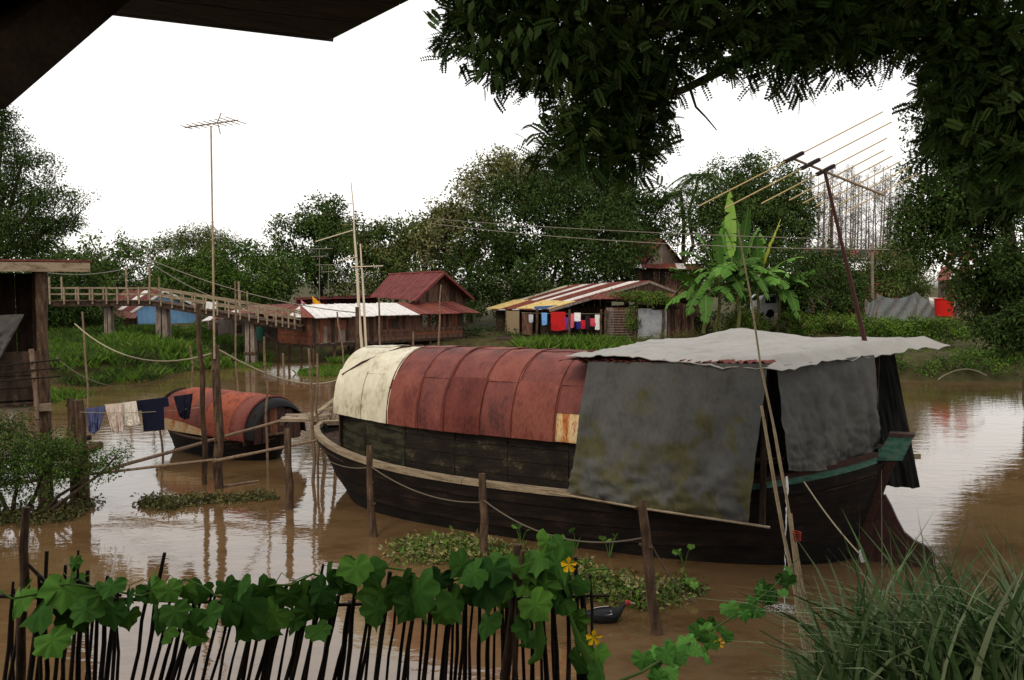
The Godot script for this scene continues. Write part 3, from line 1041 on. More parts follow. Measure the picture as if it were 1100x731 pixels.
# ---------------------------------------------------------------- the hut on the near side of the river
func river_hut() -> void:
	var o := thing("river_hut", "dark wooden stilt hut with overhanging roof and torn cloth on its open side", "hut", "", Vector3(-12.9, 0, -19.76), 0.514)
	for q in [[2.05, 1.6], [2.05, -2.2], [-1.5, 1.6], [-1.5, -2.2]]:
		var mb := MB.new()
		stick(mb, Vector3(q[0], -0.8, q[1]), Vector3(q[0] + 0.05, 5.2, q[1]), 0.14, 0.12, 0.003, 4, 8)
		put(o, "stilt", mb, M.post_wood)
	for z in [1.75, -2.0]:
		var mb := MB.new()
		mb.box(Vector3(-1.0, 2.2, z), Vector3(6.4, 0.16, 0.12))
		put(o, "floor_beam", mb, M.pale_wood if z > 0 else M.dark_wood)
	for k in 14:
		var mb := MB.new()
		mb.box(Vector3(-4.0 + k * 0.44, 2.31, -0.2), Vector3(0.43, 0.04, 4.2))
		put(o, "floor_plank", mb, M.dark_wood)
	# walls: the side facing the river and the back
	for k in 12:
		var mb := MB.new()
		mb.box(Vector3(2.1 + rnd(-0.01, 0.01), 3.72, -2.1 + k * 0.31), Vector3(0.03, 2.9, 0.3))
		put(o, "wall_plank", mb, M.dark_wood)
	for k in 15:
		var mb := MB.new()
		mb.box(Vector3(-4.2 + k * 0.43, 3.7, -2.3 + rnd(-0.01, 0.01)), Vector3(0.42, 2.9, 0.03))
		put(o, "wall_plank", mb, M.dark_wood)
	for k in 4:
		var mb := MB.new()
		mb.box(Vector3(-1.0, 2.5 + k * 0.27, 1.66 + rnd(-0.01, 0.01)), Vector3(6.0, 0.25, 0.03))
		put(o, "rail_board", mb, M.dark_wood)
	for k in 9:
		var x := -5.3 + k * 0.93
		var mb := MB.new()
		mb.hexa([Vector3(x, 5.38, 1.9), Vector3(x + 0.95, 5.38, 1.9), Vector3(x + 0.95, 5.42, 1.9), Vector3(x, 5.42, 1.9), Vector3(x, 5.2, -3.4), Vector3(x + 0.95, 5.2, -3.4), Vector3(x + 0.95, 5.24, -3.4), Vector3(x, 5.24, -3.4)])
		put(o, "roof_sheet", mb, M.rust)
	var fa := MB.new()
	fa.box(Vector3(-1.1, 5.26, 1.93), Vector3(8.3, 0.2, 0.04))
	put(o, "fascia", fa, M.pale_wood)
	put(o, "torn_cloth", cloth(Vector3(0.2, 4.2, 1.8), Vector3(1.75, 4.25, 1.82), Vector3(0.3, 2.8, 1.86), Vector3(1.2, 3.2, 1.84), 3, 0.12, 41), M.grey_tarp)
	var pole := MB.new()
	stick(pole, Vector3(2.0, -0.6, 2.0), Vector3(1.85, 3.5, 1.95), 0.07, 0.055, 0.01)
	put(o, "front_pole", pole, M.old_bamboo)
	for k in 3:
		var mb := MB.new()
		stick(mb, Vector3(-2.5, 2.7 + 0.1 * k, 1.9), Vector3(2.4, 2.9 + k * 0.18, 2.1), 0.025, 0.02)
		put(o, "rail_pole", mb, M.dark_bamboo)


# ---------------------------------------------------------------- houses: parts are given in world metres and hung under the house's base
func sheets(o: Node3D, e1: Vector3, e2: Vector3, r1: Vector3, r2: Vector3, n: int, mats: Array, called := "roof_sheet", thick := 0.03) -> void:
	var up := Vector3(0, thick, 0)
	for k in n:
		var a := e1.lerp(e2, float(k) / n)
		var b := e1.lerp(e2, (k + 1.04) / n)
		var c := r1.lerp(r2, (k + 1.04) / n)
		var d := r1.lerp(r2, float(k) / n)
		var over := (a - d).normalized() * rnd(0.0, 0.09)
		var lift := Vector3(0, 0.022 * (k % 2), 0)
		a += over + lift; b += over + lift; c += lift; d += lift
		var mb := MB.new()
		mb.hexa([a, b, b + up, a + up, d, c, c + up, d + up])
		# raised seam along one edge
		mb.bar(a + up * 1.4 + (b - a) * 0.06, d + up * 1.4 + (c - d) * 0.06, 0.05, 0.035)
		mb.bar(a + up * 1.4 + (b - a) * 0.5, d + up * 1.4 + (c - d) * 0.5, 0.05, 0.03)
		put(o, called, mb, mats[k % mats.size()], -o.position)


func boards(o: Node3D, a: Vector3, b: Vector3, y0: float, y1a: float, y1b: float, n: int, mats: Array, skip := [], called := "wall_plank") -> void:
	# upright planks from a to b; the top edge runs from y1a to y1b
	var out := (b - a).cross(Vector3.UP).normalized()
	for k in n:
		if k in skip: continue
		var p := a.lerp(b, k / float(n))
		var q := a.lerp(b, (k + 0.97) / n)
		var h0 := lerpf(y1a, y1b, k / float(n))
		var h1 := lerpf(y1a, y1b, (k + 1.0) / n)
		var lift := out * rnd(-0.015, 0.015)
		p += lift; q += lift
		var low := y0 + rnd(-0.04, 0.03)
		var th := out * 0.035
		var mb := MB.new()
		mb.hexa([Vector3(p.x, low, p.z), Vector3(p.x, h0, p.z), Vector3(q.x, h1, q.z), Vector3(q.x, low, q.z), Vector3(p.x, low, p.z) - th, Vector3(p.x, h0, p.z) - th, Vector3(q.x, h1, q.z) - th, Vector3(q.x, low, q.z) - th])
		put(o, called, mb, mats[R.randi() % mats.size()], -o.position)


func panel(o: Node3D, a: Vector3, b: Vector3, y0: float, y1: float, off: float, thick: float, mat: Material, called: String, label := "") -> MeshInstance3D:
	var out := (b - a).cross(Vector3.UP).normalized()
	var p := Vector3(a.x, y0, a.z) + out * off
	var q := Vector3(b.x, y0, b.z) + out * off
	var up := Vector3(0, y1 - y0, 0)
	var mb := MB.new()
	mb.hexa([p, p + up, q + up, q, p + out * thick, p + up + out * thick, q + up + out * thick, q + out * thick])
	return put(o, called, mb, mat, -o.position, label)


func window(o: Node3D, a: Vector3, b: Vector3, y0: float, y1: float, mat: Material, frame: Material) -> void:
	# a closed shutter set on the wall in a surround of four bars; off is towards the viewer
	var w := panel(o, a, b, y0, y1, 0.02, 0.02, mat, "window")
	var out := (b - a).cross(Vector3.UP).normalized() * 0.06
	var p := [Vector3(a.x, y0, a.z) + out, Vector3(b.x, y0, b.z) + out, Vector3(b.x, y1, b.z) + out, Vector3(a.x, y1, a.z) + out]
	var mb := MB.new()
	for k in 4: mb.bar(p[k], p[(k + 1) % 4], 0.07, 0.07)
	put(w, "frame", mb, frame, -o.position)


func stilts(o: Node3D, spots: Array, y1: float, r: float, mat: Material, y0 := -0.6) -> void:
	for q in spots:
		var mb := MB.new()
		stick(mb, Vector3(q.x, y0, q.z), Vector3(q.x + rnd(-0.08, 0.08), y1, q.z), r, r * 0.9, 0.01)
		put(o, "stilt", mb, mat, -o.position)


func footbridge() -> void:
	var o := thing("footbridge", "weathered wooden footbridge on tall timber piers leading to the brown stilt house", "bridge", "", Vector3(-20, 0, -54))
	# deck line: flat from the bank, then falling towards the house
	var line := [Vector3(-26.746, 3.748, -52), Vector3(-23.922, 3.723, -53), Vector3(-21.363, 3.723, -53), Vector3(-18.351, 3.311, -52), Vector3(-15.435, 2.915, -51), Vector3(-13.406, 2.539, -51), Vector3(-12.25, 2.272, -52)]
	for k in line.size() - 1:
		var a: Vector3 = line[k]
		var b: Vector3 = line[k + 1]
		for s in [-0.55, 0.55]:
			var mb := MB.new()
			mb.bar(a + Vector3(0, -0.18, s), b + Vector3(0, -0.18, s), 0.12, 0.28)
			put(o, "girder", mb, M.dark_wood, -o.position)
		var n := int((b - a).length() / 0.3)
		for i in n:
			var p := a.lerp(b, (i + 0.5) / n)
			var mb := MB.new()
			mb.box(p + Vector3(0, rnd(-0.015, 0.015), rnd(-0.05, 0.05)), Vector3((b - a).length() / n * 0.93, 0.05, 1.4), Basis(Vector3(0, 0, 1), atan2(b.y - a.y, b.x - a.x)))
			put(o, "deck_plank", mb, M.post_wood, -o.position)
		for s in [-0.66, 0.66]:
			for h in [0.38, 0.74]:
				var mb := MB.new()
				mb.bar(a + Vector3(0, h, s), b + Vector3(0, h + 0.0, s), 0.06, 0.08)
				put(o, "hand_rail", mb, M.pale_wood, -o.position)
			var m := 4
			for i in m:
				var p := a.lerp(b, float(i) / m) + Vector3(0, 0, s * 1.06)
				var mb := MB.new()
				mb.bar(p + Vector3(0, -0.2, 0), p + Vector3(0, 0.8 + (0.6 if (i == 0 and k % 2 == 0) else 0.0), 0), 0.08, 0.08)
				put(o, "rail_post", mb, M.pale_wood, -o.position)
	# piers: bundles of squared timber with a collar
	for q in [[Vector3(-20.877, 21.272, -53), 0.26, 2.9], [Vector3(-15.067, 20.658, -51), 0.2, 2.2], [Vector3(-24.139, 21.272, -53), 0.16, 2.9]]:
		var at: Vector3 = q[0]
		var half: float = q[1]
		for s in [[-1, -1], [1, -1], [-1, 1], [1, 1]]:
			var mb := MB.new()
			mb.bar(Vector3(at.x + s[0] * half * 0.95, -0.8, at.z + s[1] * half * 0.95), Vector3(at.x + s[0] * half * 0.62, q[2] + 0.7, at.z + s[1] * half * 0.6), half * 1.2, half * 1.2, half * 1.1, half * 1.1)
			put(o, "pier_timber", mb, M.grey_wood, -o.position)
		var mb := MB.new()
		mb.box(Vector3(at.x, 0.75, at.z), Vector3(half * 3.4, 0.14, half * 3.4))
		put(o, "pier_collar", mb, M.post_wood, -o.position)
	# tall lamp-like posts standing on the bridge with crossbars
	for q in [Vector3(-21.637, 3.89, -53), Vector3(-23.03, 3.779, -53), Vector3(-15.702, 2.968, -51)]:
		var mb := MB.new()
		mb.bar(q, q + Vector3(0, 1.9, 0), 0.09, 0.09)
		put(o, "rail_post", mb, M.pale_wood, -o.position)
	var cl := MB.new()
	var c0 := Vector3(-17.564, 3.558, -51)
	for i in 2:
		var rows := []
		for r in 6:
			var row := PackedVector3Array()
			for k in 9: row.append(c0 + Vector3(k * 0.075 + 0.02 * sin(r), 0.12 - 0.075 * r + 0.03 * sin(k * 1.3), 0.12 + 0.05 * sin(k * 1.7 + i) - (0.0 if i == 0 else 0.14)))
			rows.append(row)
		cl.sheet(rows, 0.01)
	flat("white_cloth", rgb(214, 212, 208), 0.9)
	single("hung_cloth", cl, M.white_cloth, "white cloth bundled over the rail of the wooden footbridge", "cloth")


func blue_house() -> void:
	var o := thing("blue_house", "small house with blue side wall and red metal roof behind the footbridge", "house", "", Vector3(-26.5, 0, -64))
	# gable end wall faces the river to the right
	var a := Vector3(-26.282, 1.617, -62)
	var b := Vector3(-23.465, 1.398, -66)
	var apex := Vector3(-25.376, 4.129, -64)
	var mid := Vector3(lerpf(a.x, b.x, 0.42), 0, lerpf(a.z, b.z, 0.42))
	boards(o, a, mid, 0.9, 2.75, 4.0, 5, [M.blue_paint])
	boards(o, mid, b, 0.9, 4.0, 2.85, 7, [M.blue_paint])
	var back := Vector3(-6.5, 0, -3.0)
	var e2 := Vector3(a.x - 0.3, 2.65, a.z + 0.35)
	var r2 := Vector3(mid.x + 0.25, 4.15, mid.z + 0.3)
	var f2 := Vector3(b.x + 0.6, 2.75, b.z + 0.2)
	var e1 := e2 + Vector3(-3.4, -0.35, -1.4)
	var r1 := r2 + Vector3(-3.4, 0, -1.4)
	sheets(o, e2, e1, r2, r1, 6, [M.maroon_roof, M.rust, M.white_roof, M.rust, M.maroon_roof])
	sheets(o, f2, f2 + Vector3(-3.4, 0, -1.4), r2 + Vector3(0.02, 0.01, 0), r1 + Vector3(0.02, 0.01, 0), 6, [M.maroon_roof, M.rust])
	var tr := MB.new()
	tr.bar(e2 + Vector3(0.05, 0.0, 0.06), r2 + Vector3(0.05, 0.0, 0.06), 0.05, 0.16)
	tr.bar(r2 + Vector3(0.05, 0.0, 0.06), f2 + Vector3(0.05, 0.0, 0.06), 0.05, 0.16)
	put(o, "barge_board", tr, M.white_roof, -o.position)
	# front porch lower on the river side
	var w1 := Vector3(-28.104, 1.671, -61)
	boards(o, Vector3(w1.x, 0, w1.z), Vector3(a.x, 0, a.z), 0.9, 2.4, 2.6, 8, [M.red_wood, M.house_wood, M.dark_wood], [2, 3])
	sheets(o, Vector3(-25.479, 2.357, -60), Vector3(-27.878, 2.294, -60), Vector3(-26.417, 2.776, -62.4), Vector3(-28.187, 2.776, -62.4), 5, [M.rust, M.red_wood])
	stilts(o, [w1, a, b, Vector3(-26.507, 1.726, -60), Vector3(-27.265, 1.726, -60)], 2.4, 0.1, M.dark_wood, -0.4)
	for k in 8:
		var mb := MB.new()
		mb.box(Vector3(-28.658, 1.061, -60.5) + Vector3(k * 0.7, 0, 0), Vector3(0.68, 0.08, 2.6))
		put(o, "porch_plank", mb, M.dark_wood, -o.position)


func grey_shack() -> void:
	var o := thing("grey_shack", "small grey plank shack with pale tin roof beside the footbridge pier", "shack", "", Vector3(-18.6, 0, -59))
	var a := Vector3(-19.086, 1.048, -57)
	var b := Vector3(-17.942, 0.84, -60)
	var c := Vector3(-20.722, 0.84, -60)
	boards(o, a, b, 0.8, 2.35, 2.6, 7, [M.grey_wood])
	boards(o, c, a, 0.8, 2.2, 2.35, 3, [M.house_wood, M.grey_wood])
	sheets(o, Vector3(a.x - 0.7, 2.3, a.z + 0.6), Vector3(b.x + 0.3, 2.6, b.z + 0.7), Vector3(a.x - 0.9, 2.75, a.z - 3.0), Vector3(b.x + 0.1, 3.0, b.z - 3.0), 5, [M.white_roof, M.rust_pale, M.white_roof])
	stilts(o, [a, b, c], 2.2, 0.09, M.dark_wood)
	var mb := MB.new()
	mb.bar(Vector3(a.x, 0.75, a.z + 0.05), Vector3(b.x, 0.75, b.z + 0.05), 0.1, 0.12)
	put(o, "floor_beam", mb, M.post_wood, -o.position)
	window(o, a.lerp(b, 0.55), a.lerp(b, 0.8), 1.4, 1.95, M.dark_wood, M.grey_wood)


func brown_house() -> void:
	var o := thing("stilt_house", "long brown plank house on stilts with tin eaves and steep maroon gable roof", "house", "", Vector3(-8, 0, -57))
	var A := Vector3(-11.74, 0, -52)
	var B := Vector3(-3.3, 0, -59.8)
	var C := Vector3(-14.3, 0, -54)
	var y0 := 1.23
	var wood := [M.house_wood, M.house_wood, M.grey_wood, M.red_wood]
	boards(o, A, B, y0, 2.95, 2.95, 46, [M.house_wood, M.house_wood, M.dark_wood, M.red_wood], [32, 33, 35, 36])
	boards(o, A, A.lerp(B, 0.26), y0 - 0.05, 2.2, 2.2, 12, [M.grey_wood])
	boards(o, C, A, y0, 2.9, 2.9, 14, [M.house_wood, M.red_wood])
	# dark room behind the open windows
	panel(o, A.lerp(B, 0.66), A.lerp(B, 0.83), 1.2, 2.95, -2.2, 0.05, M.house_wood, "room_wall")
	# lower skirts of lying boards
	for k in 3:
		panel(o, C.lerp(A, 0.06), C.lerp(A, 0.98), y0 - 0.1 + k * 0.26, y0 + 0.14 + k * 0.26, 0.02 + 0.008 * (k % 2), 0.03, M.red_wood, "skirt_board")
		panel(o, A.lerp(B, 0.37), A.lerp(B, 0.63), y0 - 0.1 + k * 0.24, y0 + 0.12 + k * 0.24, 0.02 + 0.008 * (k % 2), 0.03, M.house_wood, "skirt_board")
		panel(o, A.lerp(B, 0.64), A.lerp(B, 0.99), y0 - 0.1 + k * 0.24, y0 + 0.12 + k * 0.24, 0.02 + 0.008 * (k % 2), 0.03, M.red_wood if k == 1 else M.house_wood, "skirt_board")
	window(o, A.lerp(B, 0.13), A.lerp(B, 0.2), 1.95, 2.55, M.red_wood, M.house_wood)
	window(o, C.lerp(A, 0.3), C.lerp(A, 0.5), 1.85, 2.65, M.dark_wood, M.house_wood)
	window(o, A.lerp(B, 0.47), A.lerp(B, 0.53), 1.9, 2.5, M.dark_wood, M.house_wood)
	for q in [[0.695, 0.74], [0.755, 0.8]]:
		var mb := MB.new()
		var out := (B - A).cross(Vector3.UP).normalized() * 0.05
		var p := A.lerp(B, q[0]) + out
		var r := A.lerp(B, q[1]) + out
		for e in [[p + Vector3(0, 1.85, 0), r + Vector3(0, 1.85, 0)], [p + Vector3(0, 2.7, 0), r + Vector3(0, 2.7, 0)], [p + Vector3(0, 1.85, 0), p + Vector3(0, 2.7, 0)], [r + Vector3(0, 1.85, 0), r + Vector3(0, 2.7, 0)]]: mb.bar(e[0], e[1], 0.08, 0.08)
		put(o, "window_frame", mb, M.house_wood, -o.position)
	# porch at the far end with a dark back
	panel(o, Vector3(-17.278, 1.409, -57), C, 1.0, 2.8, -0.8, 0.05, M.dark_wood, "porch_wall")
	# stilts and floor beams
	var spots := []
	for k in 9: spots.append(A.lerp(B, k / 8.0) + Vector3(0, 0, -0.1))
	for k in 3: spots.append(C.lerp(A, k / 3.0) + Vector3(0, 0, 0.05))
	for k in 6: spots.append(A.lerp(B, k / 5.0) + Vector3(1.6, 0, -2.6))
	spots.append(Vector3(-16.556, 1.535, -55)); spots.append(Vector3(-15.516, 1.598, -54))
	stilts(o, spots, 1.2, 0.09, M.post_wood)
	for e in [[C, A], [A, B], [Vector3(-16.823, 1.503, -55.5), C]]:
		var mb := MB.new()
		mb.bar(e[0] + Vector3(0, y0 - 0.18, 0), e[1] + Vector3(0, y0 - 0.18, 0), 0.14, 0.14)
		put(o, "floor_beam", mb, M.dark_wood, -o.position)
	var fl := MB.new()
	fl.hexa([C + Vector3(0, 1.1, 0), A + Vector3(0, 1.1, 0), B + Vector3(0, 1.1, 0), B + Vector3(1, 1.1, -5), C + Vector3(0, 1.16, 0), A + Vector3(0, 1.16, 0), B + Vector3(0, 1.16, 0), B + Vector3(1, 1.16, -5)])
	put(o, "floor", fl, M.dark_wood, -o.position)
	# front eaves: pale tin, turning rusty towards the end
	var out := (B - A).cross(Vector3.UP).normalized()
	var ea := A + out * 0.8 + Vector3(-0.3, 2.75, 0)
	var eb := B + out * 0.8 + Vector3(0.6, 2.75, 0)
	var ra := A - out * 1.8 + Vector3(0.2, 3.42, 0)
	var rb := B - out * 1.8 + Vector3(0.4, 3.42, 0)
	sheets(o, ea, eb, ra, rb, 15, [M.white_roof, M.white_roof, M.white_roof, M.white_roof, M.white_roof, M.white_roof, M.white_roof, M.white_roof, M.white_roof, M.rust_pale, M.rust, M.rust_pale, M.rust, M.rust_dark, M.rust])
	var ec := C + Vector3(-0.7, 2.78, 0.6)
	sheets(o, ec, ea, C + Vector3(1.2, 3.42, -2.2), ra, 4, [M.rust_pale, M.rust_pale, M.white_roof])
	sheets(o, Vector3(-16.99, 2.867, -55), Vector3(-14.413, 2.849, -54), Vector3(-17.768, 3.177, -60), Vector3(-14.616, 3.303, -60), 5, [M.rust_pale, M.rust])
	# low back roof and dark clerestory
	boards(o, Vector3(-14.62, 3.051, -60), Vector3(-9.747, 2.921, -64), 3.0, 3.75, 3.9, 16, [M.dark_wood, M.maroon_roof])
	sheets(o, Vector3(-14.491, 3.61, -59), Vector3(-8.727, 3.681, -63), Vector3(-14.777, 3.593, -64), Vector3(-8.859, 3.667, -67), 8, [M.rust_dark, M.maroon_roof])
	# the gable: its long slope faces the footbridge side, its end wall the river
	var E1 := Vector3(-9.9, 3.75, -62)
	var E2 := Vector3(-6.4, 3.6, -58)
	var R1 := Vector3(-8.94, 5.3, -65)
	var R2 := Vector3(-4.64, 5.45, -60.5)
	var F1 := Vector3(-8, 3.75, -68)
	var F2 := Vector3(-2.75, 3.6, -63)
	sheets(o, E1, E2, R1, R2, 9, [M.maroon_roof])
	sheets(o, F1, F2, R1 + Vector3(0.03, 0.02, 0), R2 + Vector3(0.03, 0.02, 0), 9, [M.maroon_roof])
	var g1 := E2.lerp(E1, 0.1) + Vector3(0.2, 0, -0.2)
	var gr := R2.lerp(R1, 0.1)
	var g2 := F2.lerp(F1, 0.1)
	boards(o, g1, gr, 2.6, 3.6, 5.3, 8, [M.dark_wood, M.house_wood])
	boards(o, gr, g2, 2.6, 5.3, 3.6, 8, [M.dark_wood, M.house_wood])
	var bb := MB.new()
	bb.bar(E2 + Vector3(0.06, -0.04, 0.06), R2 + Vector3(0.06, -0.04, 0.06), 0.05, 0.18)
	bb.bar(R2 + Vector3(0.06, -0.04, 0.06), F2 + Vector3(0.06, -0.04, 0.06), 0.05, 0.18)
	put(o, "barge_board", bb, M.maroon_roof, -o.position)
	var rc := MB.new()
	rc.tube(pts([R1 + Vector3(0, 0.05, 0), R2 + Vector3(0, 0.05, 0)]), rad([0.09]), 6)
	put(o, "ridge_cap", rc, M.maroon_roof, -o.position)
	# things about the house
	var ba := thing("water_barrel", "green plastic barrel standing on the dark porch of the brown stilt house", "barrel", "", Vector3(-15.238, 1.298, -53.4))
	var lt := MB.new()
	lt.tube(pts([Vector3(0, 0, 0), Vector3(0, 0.1, 0), Vector3(0, 0.4, 0), Vector3(0, 0.7, 0), Vector3(0, 0.78, 0)]), rad([0.24, 0.28, 0.3, 0.28, 0.2]), 12)
	put(ba, "body", lt, M.pond_green)
	var lid := MB.new()
	lid.tube(pts([Vector3(0, 0.783, 0), Vector3(0, 0.83, 0)]), rad([0.15, 0.14]), 10)
	put(ba, "lid", lid, M.pond_green)
	flat("yellow_cloth", rgb(222, 158, 34), 0.8)
	flat("pink_cloth", rgb(196, 128, 140), 0.8)
	for q in [[Vector3(-12.416, 2.769, -56), Vector3(-12.634, 3.945, -56), "yellow_cloth", "small yellow flag on a stick above the pale tin eaves"], [Vector3(-12.887, 2.769, -56), Vector3(-13.343, 3.71, -56), "pink_cloth", "small faded pink flag on a leaning stick above the tin eaves"]]:
		var fg := thing("flag", q[3], "flag", "", q[0])
		var pl := MB.new()
		stick(pl, Vector3.ZERO, q[1] - q[0], 0.02, 0.015, 0.0, 2, 5)
		put(fg, "stick", pl, M.old_bamboo)
		var t: Vector3 = q[1] - q[0]
		put(fg, "cloth", cloth(t, t + Vector3(0.62, -0.5, 0.1), t - Vector3(-0.1, 0.75, 0), t + Vector3(0.6, -0.95, 0.1), 1, 0.08, 12, 0.0, 0.005), M[q[2]])


func washing_house() -> void:
	var o := thing("washing_house", "open-sided shack with patched rust and cream tin roof and washing inside", "shack", "", Vector3(5, 0, -63))
	var FR := Vector3(2.52, 2.92, -60)
	var RR := Vector3(9.3, 4.87, -60)
	var FL := Vector3(-1.9, 2.72, -66)
	var RL := Vector3(3.95, 4.5, -66)
	sheets(o, FR, FL, RR, RL, 9, [M.rust, M.white_roof, M.rust, M.rust_pale, M.white_roof, M.rust, M.white_roof, M.rust_pale, M.cream_metal])
	var up := Vector3(0, 0.06, 0)
	sheets(o, FR + up, FL + up, FR.lerp(RR, 0.26) + up, FL.lerp(RL, 0.36) + up, 4, [M.yellow_roof, M.yellow_roof, M.rust_pale, M.yellow_roof])
	var RE := Vector3(12.6, 3.6, -60)
	sheets(o, RE, RE + Vector3(-5.4, 0, -6), RR + Vector3(0, 0.02, 0), RL + Vector3(0, 0.02, 0), 7, [M.rust_dark, M.rust])
	var bb := MB.new()
	bb.bar(FR + Vector3(0, -0.06, 0.08), RR + Vector3(0, -0.06, 0.08), 0.06, 0.16)
	bb.bar(RR + Vector3(0, -0.06, 0.08), RE + Vector3(0, -0.06, 0.08), 0.06, 0.16)
	put(o, "barge_board", bb, M.grey_wood, -o.position)
	# lean-to roof in front of the gable end
	sheets(o, Vector3(5.044, 3.65, -58.6), Vector3(11.931, 3.773, -58.6), Vector3(5.684, 3.992, -60.2), Vector3(12.126, 4.055, -60.2), 8, [M.rust, M.rust_pale, M.rust_dark])
	# back and inner walls
	boards(o, Vector3(-1.2, 0, -65.5), Vector3(7.4, 0, -65.7), 1.0, 2.6, 4.2, 20, [M.dark_wood])
	boards(o, Vector3(2.0, 0, -62.2), Vector3(12, 0, -62.0), 1.0, 2.9, 3.4, 24, [M.dark_wood])
	boards(o, Vector3(6.4, 0, -59.95), Vector3(9.3, 0, -59.95), 3.45, 3.9, 4.7, 9, [M.dark_wood])
	boards(o, Vector3(9.3, 0, -59.95), Vector3(12.2, 0, -59.95), 3.35, 4.7, 3.6, 9, [M.dark_wood])
	panel(o, Vector3(-0.464, 0.898, -63), Vector3(0.525, 0.937, -62.4), 1.1, 2.75, 0.0, 0.04, M.woven_cane, "cane_panel")
	panel(o, Vector3(0.718, 0.963, -62), Vector3(1.427, 0.989, -61.6), 1.1, 2.6, 0.0, 0.04, M.house_wood, "cane_panel")
	boards(o, Vector3(6.272, 1.283, -59), Vector3(8.321, 1.283, -59), 0.9, 3.1, 3.1, 12, [M.grey_wood, M.house_wood])
	for k in 12:
		panel(o, Vector3(6.266, 1.286, -58.95), Vector3(8.314, 1.286, -58.95), 1.0 + k * 0.17, 1.05 + k * 0.17, 0.03, 0.03, M.grey_wood, "lattice_slat")
	panel(o, Vector3(8.37, 1.165, -58.9), Vector3(9.3, 1.165, -58.9), 0.8, 3.05, 0.02, 0.03, M.grey_sheet, "metal_sheet")
	panel(o, Vector3(9.275, 1.165, -58.9), Vector3(10.292, 1.165, -58.9), 0.75, 2.95, 0.05, 0.03, M.grey_sheet, "metal_sheet")
	boards(o, Vector3(10.372, 1.159, -59), Vector3(12.048, 1.159, -59), 0.8, 3.0, 3.0, 10, [M.dark_wood, M.house_wood])
	stilts(o, [Vector3(1.705, 1.22, -60), Vector3(3.762, 1.308, -58.6), Vector3(5.879, 1.296, -58.8), Vector3(6.178, 1.302, -58.7), Vector3(8.217, 1.302, -58.7), Vector3(9.93, 1.308, -58.6), Vector3(11.965, 1.308, -58.6), Vector3(-0.332, 1.031, -63)], 3.0, 0.1, M.post_wood, -0.2)
	for k in 14:
		var mb := MB.new()
		mb.box(Vector3(-0.6 + k * 0.92, 0.98 + rnd(-0.02, 0.02), -61.6), Vector3(0.9, 0.07, 5.6))
		put(o, "floor_plank", mb, M.dark_wood, -o.position)
	var bl := MB.new()
	bl.bar(Vector3(1.517, 3.045, -60.2), Vector3(3.92, 3.171, -60.2), 0.06, 0.2)
	put(o, "blue_board", bl, flat("blue_board", rgb(66, 96, 142), 0.7), -o.position)
	# the washing
	var line_a := Vector3(0.635, 2.721, -60.4)
	var line_b := Vector3(6.096, 2.704, -59.2)
	wire("clothes_line", line_a, line_b, 0.05, 0.012, M.rope, "thin cord under the shack roof that bright washing hangs from", "cord")
	var items := [[568, 573, 338, 346, Color8(176, 178, 184), "pale grey shirt hanging beside the cane panel"], [582, 588, 336, 349, Color8(110, 158, 214), "light blue shirt hanging by the shack post"], [592, 608, 335, 355, Color8(176, 30, 30), "large bright red cloth on the shack washing line"], [607, 612, 341, 354, Color8(110, 52, 130), "purple cloth beside the large red cloth"], [612, 617, 337, 352, Color8(214, 96, 120), "pink shirt hanging between purple and white washing"], [617, 624, 336, 345, Color8(226, 222, 220), "white shirt hanging in the middle of the washing"], [619, 624, 344, 353, Color8(40, 44, 120), "dark blue cloth below the white shirt"], [624, 629, 344, 353, Color8(186, 36, 46), "small red cloth between blue and black washing"], [629, 634, 339, 354, Color8(46, 30, 40), "blackish cloth hanging among the bright washing"], [634, 640, 342, 350, Color8(200, 70, 92), "rose red cloth near the white end of the washing"], [639, 645, 338, 354, Color8(224, 222, 222), "white cloth hanging last on the shack washing line"]]
	for k in items.size():
		var q: Array = items[k]
		var t: float = (q[0] - 560.0) / 88.0
		var p := line_a.lerp(line_b, t)
		var r := line_a.lerp(line_b, (q[1] - 560.0) / 88.0)
		var d := -p.z
		p.y = 5.0 - (q[2] - 300.0) / 952.0 * d
		r.y = p.y
		p.z += 0.05 + 0.012 * k; r.z += 0.05 + 0.012 * k
		var h: float = (q[3] - q[2]) / 952.0 * d
		single("washing", cloth(p, r, p - Vector3(-0.02, h, -0.05), r - Vector3(0.0, h * 0.95, -0.05), 1, 0.06, 60 + k, 0.0, 0.01), flat("washing_%d" % k, q[4], 0.9), q[5], "washing", "bright washing in the tin-roofed shack")


